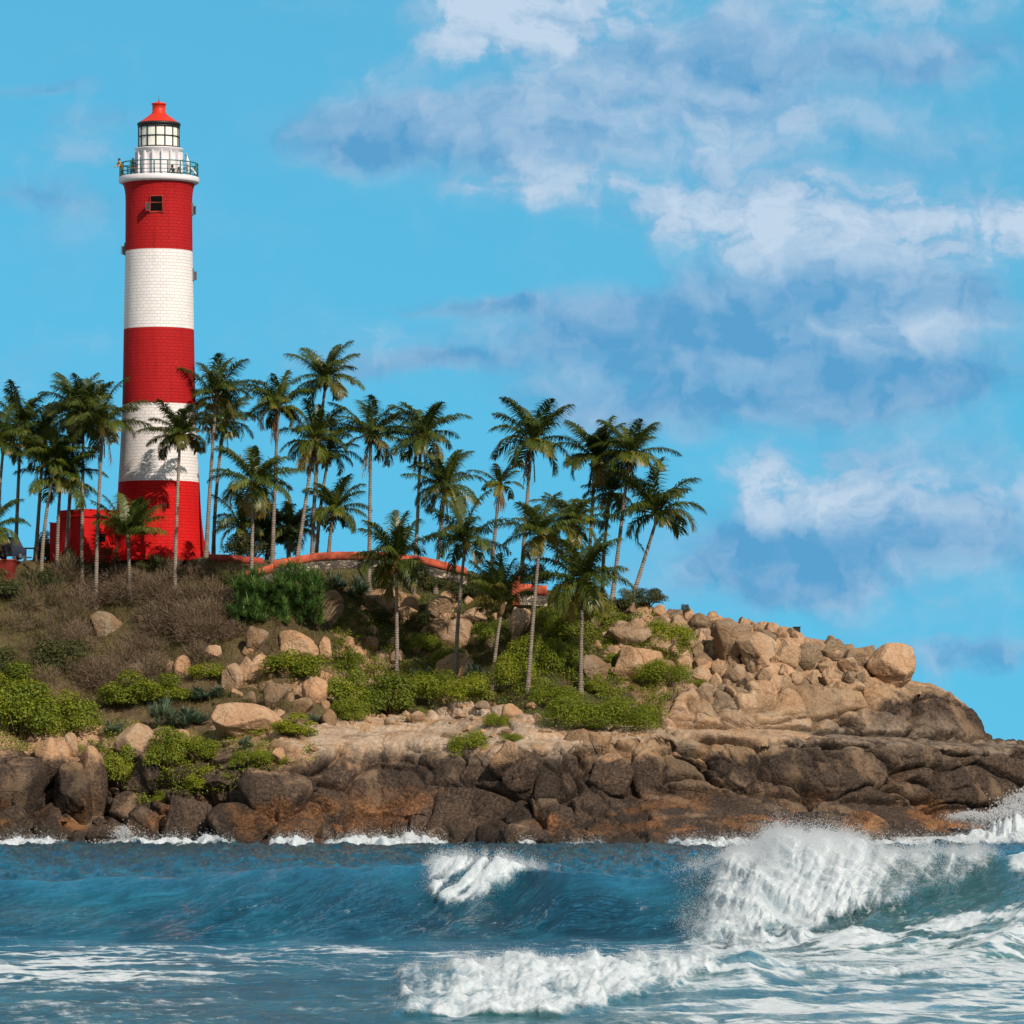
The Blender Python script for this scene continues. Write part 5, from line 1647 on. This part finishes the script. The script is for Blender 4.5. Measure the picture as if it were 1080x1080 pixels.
def plant(kind, x0, y0, x1, y1, label, group=None, name=None, deep=.8, cat='shrub'):
    global NS
    NS += 1
    cx = (x0 + x1) / 2
    g = terr(cx, y1 - .22 * (y1 - y0))
    s_ = g.y / F
    w_ = (x1 - x0) * s_
    top = H + (HOR - y0) * s_
    T = empty(name or {'shrub': 'leafy_shrub', 'dark': 'dark_shrub', 'creep': 'creeper_mat', 'pandan': 'screw_pine', 'agave': 'agave_clump'}[kind], ((cx - 540) * s_, g.y + .15 * w_, g.z - .05))
    tag(T, label, cat, group)
    hz = max((y1 - y0) * s_ * .55, top - g.z + .05)
    o = link('blades' if kind in ('pandan', 'agave') else 'foliage', SHR[kind][NS % len(SHR[kind])], T)
    o.scale = (w_ * 1.12, w_ * deep, hz * 1.5)
    o.rotation_euler = (0, 0, random.choice((0, math.pi)) + random.uniform(-.25, .25))
    if kind in ('shrub', 'dark'):
        k_ = link('stems', STEMS, T); k_.scale = (w_, w_ * deep, hz)
    return T


for (kd, bx, lab) in [
    ('shrub', (-25, 708, 44, 750), 'yellow green shrub at the photo edge under the scrub'),
    ('shrub', (-20, 730, 56, 797), 'big bright shrub above the massive shore boulder'),
    ('shrub', (34, 735, 102, 792), 'round bright shrub above the reddish perched boulder'),
    ('shrub', (94, 716, 160, 760), 'yellow green shrub spreading at the foot of the scrub'),
    ('shrub', (140, 718, 200, 752), 'yellow green shrub left of the grey agaves'),
    ('shrub', (197, 703, 243, 724), 'small bright shrub between boulders at the scrub edge'),
    ('shrub', (277, 690, 340, 730), 'round bright shrub among the boulders under the screw pine thicket'),
    ('shrub', (277, 757, 335, 784), 'low round shrub on the right end of the flat tan slab'),
    ('shrub', (110, 796, 148, 840), 'bright shrub in the cleft between shore boulders'),
    ('shrub', (156, 775, 200, 822), 'yellowish shrub under the grey agaves'),
    ('shrub', (190, 780, 230, 812), 'green shrub at the left end of the flat slab'),
    ('shrub', (188, 814, 232, 844), 'low shrub above the rust stained block'),
    ('shrub', (163, 836, 184, 850), 'tiny green tuft just above the waterline blocks'),
    ('shrub', (242, 796, 262, 815), 'tiny green tuft left of the great dark boulder'),
    ('shrub', (262, 792, 288, 812), 'small green tuft above the great dark boulder'),
    ('agave', (188, 721, 246, 745), 'grey green agave clump below the small bright shrub'),
    ('agave', (150, 735, 192, 778), 'wide grey agave clump left of the flat slab'),
    ('agave', (184, 740, 230, 776), 'grey agave clump touching the flat slab'),
    ('agave', (104, 758, 138, 782), 'small agave clump above the fractured tan boulder'),
    ('agave', (248, 776, 270, 796), 'small agave under the flat tan slab'),
    ('agave', (322, 750, 342, 766), 'small agave right of the low round shrub'),
    ('pandan', (236, 612, 300, 676), 'screw pine thicket with long drooping blades, lower end'),
    ('pandan', (276, 605, 346, 680), 'screw pine thicket hanging under the curved wall'),
    ('agave', (312, 602, 345, 628), 'spiky green plant against the rubble wall'),
    ('agave', (338, 599, 368, 628), 'spiky green plant in the middle under the rubble wall'),
    ('agave', (362, 606, 396, 640), 'spiky green plant at the right end under the rubble wall'),
    ('agave', (392, 600, 420, 628), 'spiky plant under the wall just left of the slope palm crown'),
    ('dark', (436, 604, 476, 630), 'dark bush under the right part of the long wall'),
    ('dark', (474, 612, 516, 638), 'dark bush under the right end of the long wall'),
    ('shrub', (352, 690, 384, 716), 'small bright shrub among boulders left of the first slope palm'),
    ('creep', (430, 668, 470, 696), 'creeper between tan boulders right of the first slope palm'),
    ('creep', (452, 684, 496, 712), 'creeper behind the foot of the leaning slope palm'),
    ('shrub', (640, 690, 668, 712), 'bright shrub between boulders right of the straight palm trunk'),
    ('creep', (500, 656, 534, 690), 'creeper left of the young bright palm'),
    ('dark', (376, 640, 410, 664), 'dark bush among shaded boulders below the wall'),
    ('dark', (426, 648, 458, 672), 'dark bush among shaded boulders right of the first slope palm trunk'),
    ('shrub', (345, 716, 395, 762), 'bright shrub at the left of the dome top'),
    ('shrub', (384, 718, 442, 764), 'bright shrub behind the top of the dome'),
    ('shrub', (352, 738, 388, 770), 'low shrub on the pale rim of the dome'),
    ('creep', (430, 706, 482, 752), 'green creeper below the foot of the first slope palm'),
    ('creep', (466, 712, 522, 756), 'green creeper round the foot of the leaning slope palm'),
    ('agave', (488, 694, 514, 726), 'dark spiky plant between two slope palm trunks'),
    ('agave', (424, 700, 462, 730), 'dark spiky plant right of the first slope palm'),
    ('creep', (518, 690, 566, 740), 'creeper behind the young bright palm'),
    ('creep', (540, 668, 590, 720), 'creeper on the slope beside the long bent trunk'),
    ('creep', (562, 640, 622, 690), 'creeper high on the slope under the wide low palm crown'),
    ('creep', (578, 676, 620, 726), 'creeper left of the straight palm trunk'),
    ('creep', (596, 632, 646, 670), 'creeper at the top of the slope behind the wide low crown'),
    ('creep', (556, 722, 612, 758), 'creeper at the foot of the long bent trunk'),
    ('creep', (570, 736, 640, 782), 'broad creeper mat hanging over the cliff edge'),
    ('creep', (620, 738, 694, 782), 'broad creeper mat above the squarish dark block'),
    ('shrub', (614, 715, 642, 738), 'small dark green bush right of the straight palm trunk'),
    ('creep', (471, 771, 518, 812), 'green creeper patch set into the dark cliff'),
    ('creep', (510, 752, 536, 772), 'small creeper tuft between the pale slabs'),
    ('creep', (526, 773, 550, 786), 'tiny creeper tuft on the pale slabs'),
    ('creep', (674, 655, 732, 692), 'bright creeper patch high in the skyline boulders'),
    ('creep', (672, 696, 728, 730), 'bright creeper patch lower in the skyline boulders'),
    ('creep', (724, 716, 746, 728), 'tiny green tuft at the left of the long terrace'),
    ('creep', (664, 742, 694, 772), 'creeper tip at the left of the tan terrace'),
    ('dark', (664, 623, 702, 648), 'olive bush on the skyline by the rightmost palm'),
    ('dark', (640, 626, 672, 652), 'olive bush under the trunk of the tall cluster palm'),
    ('dark', (540, 598, 580, 618), 'grey green bush behind the short red wall piece'),
    ('dark', (58, 584, 100, 612), 'dark bush at the foot of the broad coconut palm'),
    ('dark', (92, 580, 138, 612), 'leafy bush in front of the red annex'),
    ('dark', (140, 588, 176, 608), 'low bush under the red tower'),
    ('dark', (196, 592, 226, 612), 'low bush below the plinth of the tower'),
    ('dark', (36, 566, 62, 590), 'small leafy bush behind the grey pole'),
    ('dark', (236, 566, 290, 588), 'dark undergrowth bush behind the low red wall'),
    ('dark', (-28, 606, 30, 640), 'dark bush below the red block'),
    ('dark', (20, 604, 62, 630), 'yellowish bush below the white fence'),
    ('dark', (-20, 690, 40, 730), 'olive bush at the photo edge in the lower scrub'),
    ('dark', (30, 680, 96, 720), 'olive bush in the left part of the scrub'),
    ('dark', (214, 606, 256, 630), 'olive bush left of the screw pine thicket'),
]:
    plant(kd, *bx, lab)

b = MB(); pp = terr(722, 651)
YT = empty('sapling', pp); tag(YT, 'tiny thin sapling on the skyline against the sky', 'plant')
b.tube([(0, 0, -.1), (.05, 0, .4), (0, 0, .95)], [.03, .02, .01], 5); b.build('stem', M['deadtrunk'], YT)
o = link('foliage', SHR['dark'][0], YT, (0, 0, .15)); o.scale = (.8, .6, 1.0)

# ------------------------------------------------------------------ dry scrub, grass and ground cover (nobody could count these)


def pick(poly, n, r):
    xs = [p[0] for p in poly]; ys = [p[1] for p in poly]
    res = []
    while len(res) < n:
        x = r.uniform(min(xs), max(xs), n); y = r.uniform(min(ys), max(ys), n)
        ins = np.zeros(n, bool)
        for i in range(len(poly)):
            (xa, ya), (xb_, yb) = poly[i], poly[i - 1]
            if ya == yb: continue
            ins ^= ((ya > y) != (yb > y)) & (x < (xb_ - xa) * (y - ya) / (yb - ya) + xa)
        res += list(zip(x[ins], y[ins]))
    return res[:n]


def scrub():
    r = np.random.default_rng(5)
    pts = pick([(-40, 640), (30, 618), (100, 606), (200, 606), (240, 634), (262, 672), (240, 690), (190, 706), (120, 735), (20, 722), (-40, 725)], 165, r)
    V, T_, D_ = [], [], []
    for (x, y) in pts:
        if 84 < x < 140 and 648 < y < 700: continue                 # the lone rock stands clear of the brush
        if 96 < x < 176 and 606 < y < 618: continue                 # and the low wall
        g = np.array(terr(x, y))
        R_ = r.uniform(.8, 2.0) * (1.15 if 70 < x < 230 else .8)
        hh = R_ * r.uniform(.85, 1.45)
        n = int(420 * R_ ** 1.6)
        green_ = float(np.clip(.12 + .55 * (x < 75) + .35 * gnoise(np.array([[x / 40, y / 30, 0.]]), 4)[0] + r.normal(0, .12), 0, 1))
        tb = r.normal(0, .22)
        u = norm(r.normal(0, 1, (n, 3))); u[:, 2] = np.abs(u[:, 2])
        q_ = r.random(n) ** .45
        st_ = u * np.array([R_, R_, hh]) * (q_ * .85)[:, None]
        dir_ = norm(u * np.array([1, 1, 1.1]) + r.normal(0, .55, (n, 3)) + np.array([0, 0, .25]))
        ln = r.uniform(.18, .55, n)
        sd = norm(np.cross(dir_, r.normal(0, 1, (n, 3))))
        V.append(strips(g + st_, g + st_ + dir_ * ln[:, None], np.full(n, .016), np.full(n, .005), sd).reshape(-1, 3))
        T_.append(np.repeat(np.clip(r.normal(.48, .25, n) + tb, 0, 1), 4)); D_.append(np.repeat((r.random(n) < green_ * .7) * r.uniform(.3, 1, n), 4))
    V = np.concatenate(V)
    o = link('dry_scrub', mesh_np('dry_scrub', V, np.arange(len(V)).reshape(-1, 4), M['twig'], False, attrs=dict(tone=np.concatenate(T_), dry=np.concatenate(D_))))
    tag(o, 'thicket of leafless grey brown scrub on the slope below the lighthouse', kind='stuff')


scrub()


def scatter(name, poly, n, mat, hmin, hmax, wid, label, seed, leafy=False, thr=-.1):
    r = np.random.default_rng(seed)
    pts = pick(poly, n, r)
    G = []
    for (x, y) in pts:
        G.append(tuple(terr(x, y)))
    G = np.array(G)
    dens = fbm(G * np.array([.35, .35, .45]), 3, seed)
    G = G[dens > thr]
    n = len(G)
    m_ = 9
    base = np.repeat(G, m_, 0) + r.normal(0, .28, (n * m_, 3)) * np.array([1, 1, .25])
    N = len(base)
    if leafy:
        base[:, 2] += r.random(N) * hmax
        v, a, b_ = leaf_quads(base, norm(r.normal(0, .5, (N, 3)) + np.array([0, -.3, .9])), r.uniform(.05, .11, N), r, np.clip(r.normal(.4, .28, N), 0, 1), (r.random(N) < .04) * .8)
    else:
        az = r.uniform(0, 6.28, N)
        dr = norm(np.stack([np.cos(az) * .45, np.sin(az) * .45, np.ones(N)], -1))
        v = strips(base, base + dr * r.uniform(hmin, hmax, (N, 1)), np.full(N, wid), np.full(N, wid * .25), np.stack([np.sin(az), -np.cos(az), 0 * az], -1)).reshape(-1, 3)
        a = np.repeat(np.clip(r.normal(.45, .3, N), 0, 1), 4); b_ = np.repeat((r.random(N) < .25) * r.random(N), 4)
    o = link(name, mesh_np(name, v, np.arange(len(v)).reshape(-1, 4), mat, False, attrs=dict(tone=a, dry=b_)))
    tag(o, label, kind='stuff')


scatter('hill_grass', [(-40, 596), (60, 592), (240, 592), (340, 604), (520, 622), (640, 634), (640, 720), (520, 745), (340, 745), (230, 760), (100, 745), (-40, 740)], 5200, M['grass'], .18, .5, .018,
        'dry and green grass over the upper slope', 21, False, -.25)
scatter('ground_cover', [(380, 650), (470, 690), (520, 640), (600, 632), (690, 650), (740, 700), (690, 770), (600, 772), (540, 742), (440, 762), (350, 756), (330, 700), (300, 735), (345, 690), (350, 655)], 9000, M['shrub'], .1, .35, .02,
        'low leafy green ground cover between the slope palms', 22, True, .02)
scatter('low_herbs', [(-40, 770), (110, 760), (240, 775), (330, 770), (330, 800), (200, 850), (150, 850), (100, 800), (-40, 790)], 2600, M['shrub'], .1, .4, .02,
        'small green herbs between the lower boulders', 23, True, -.05)
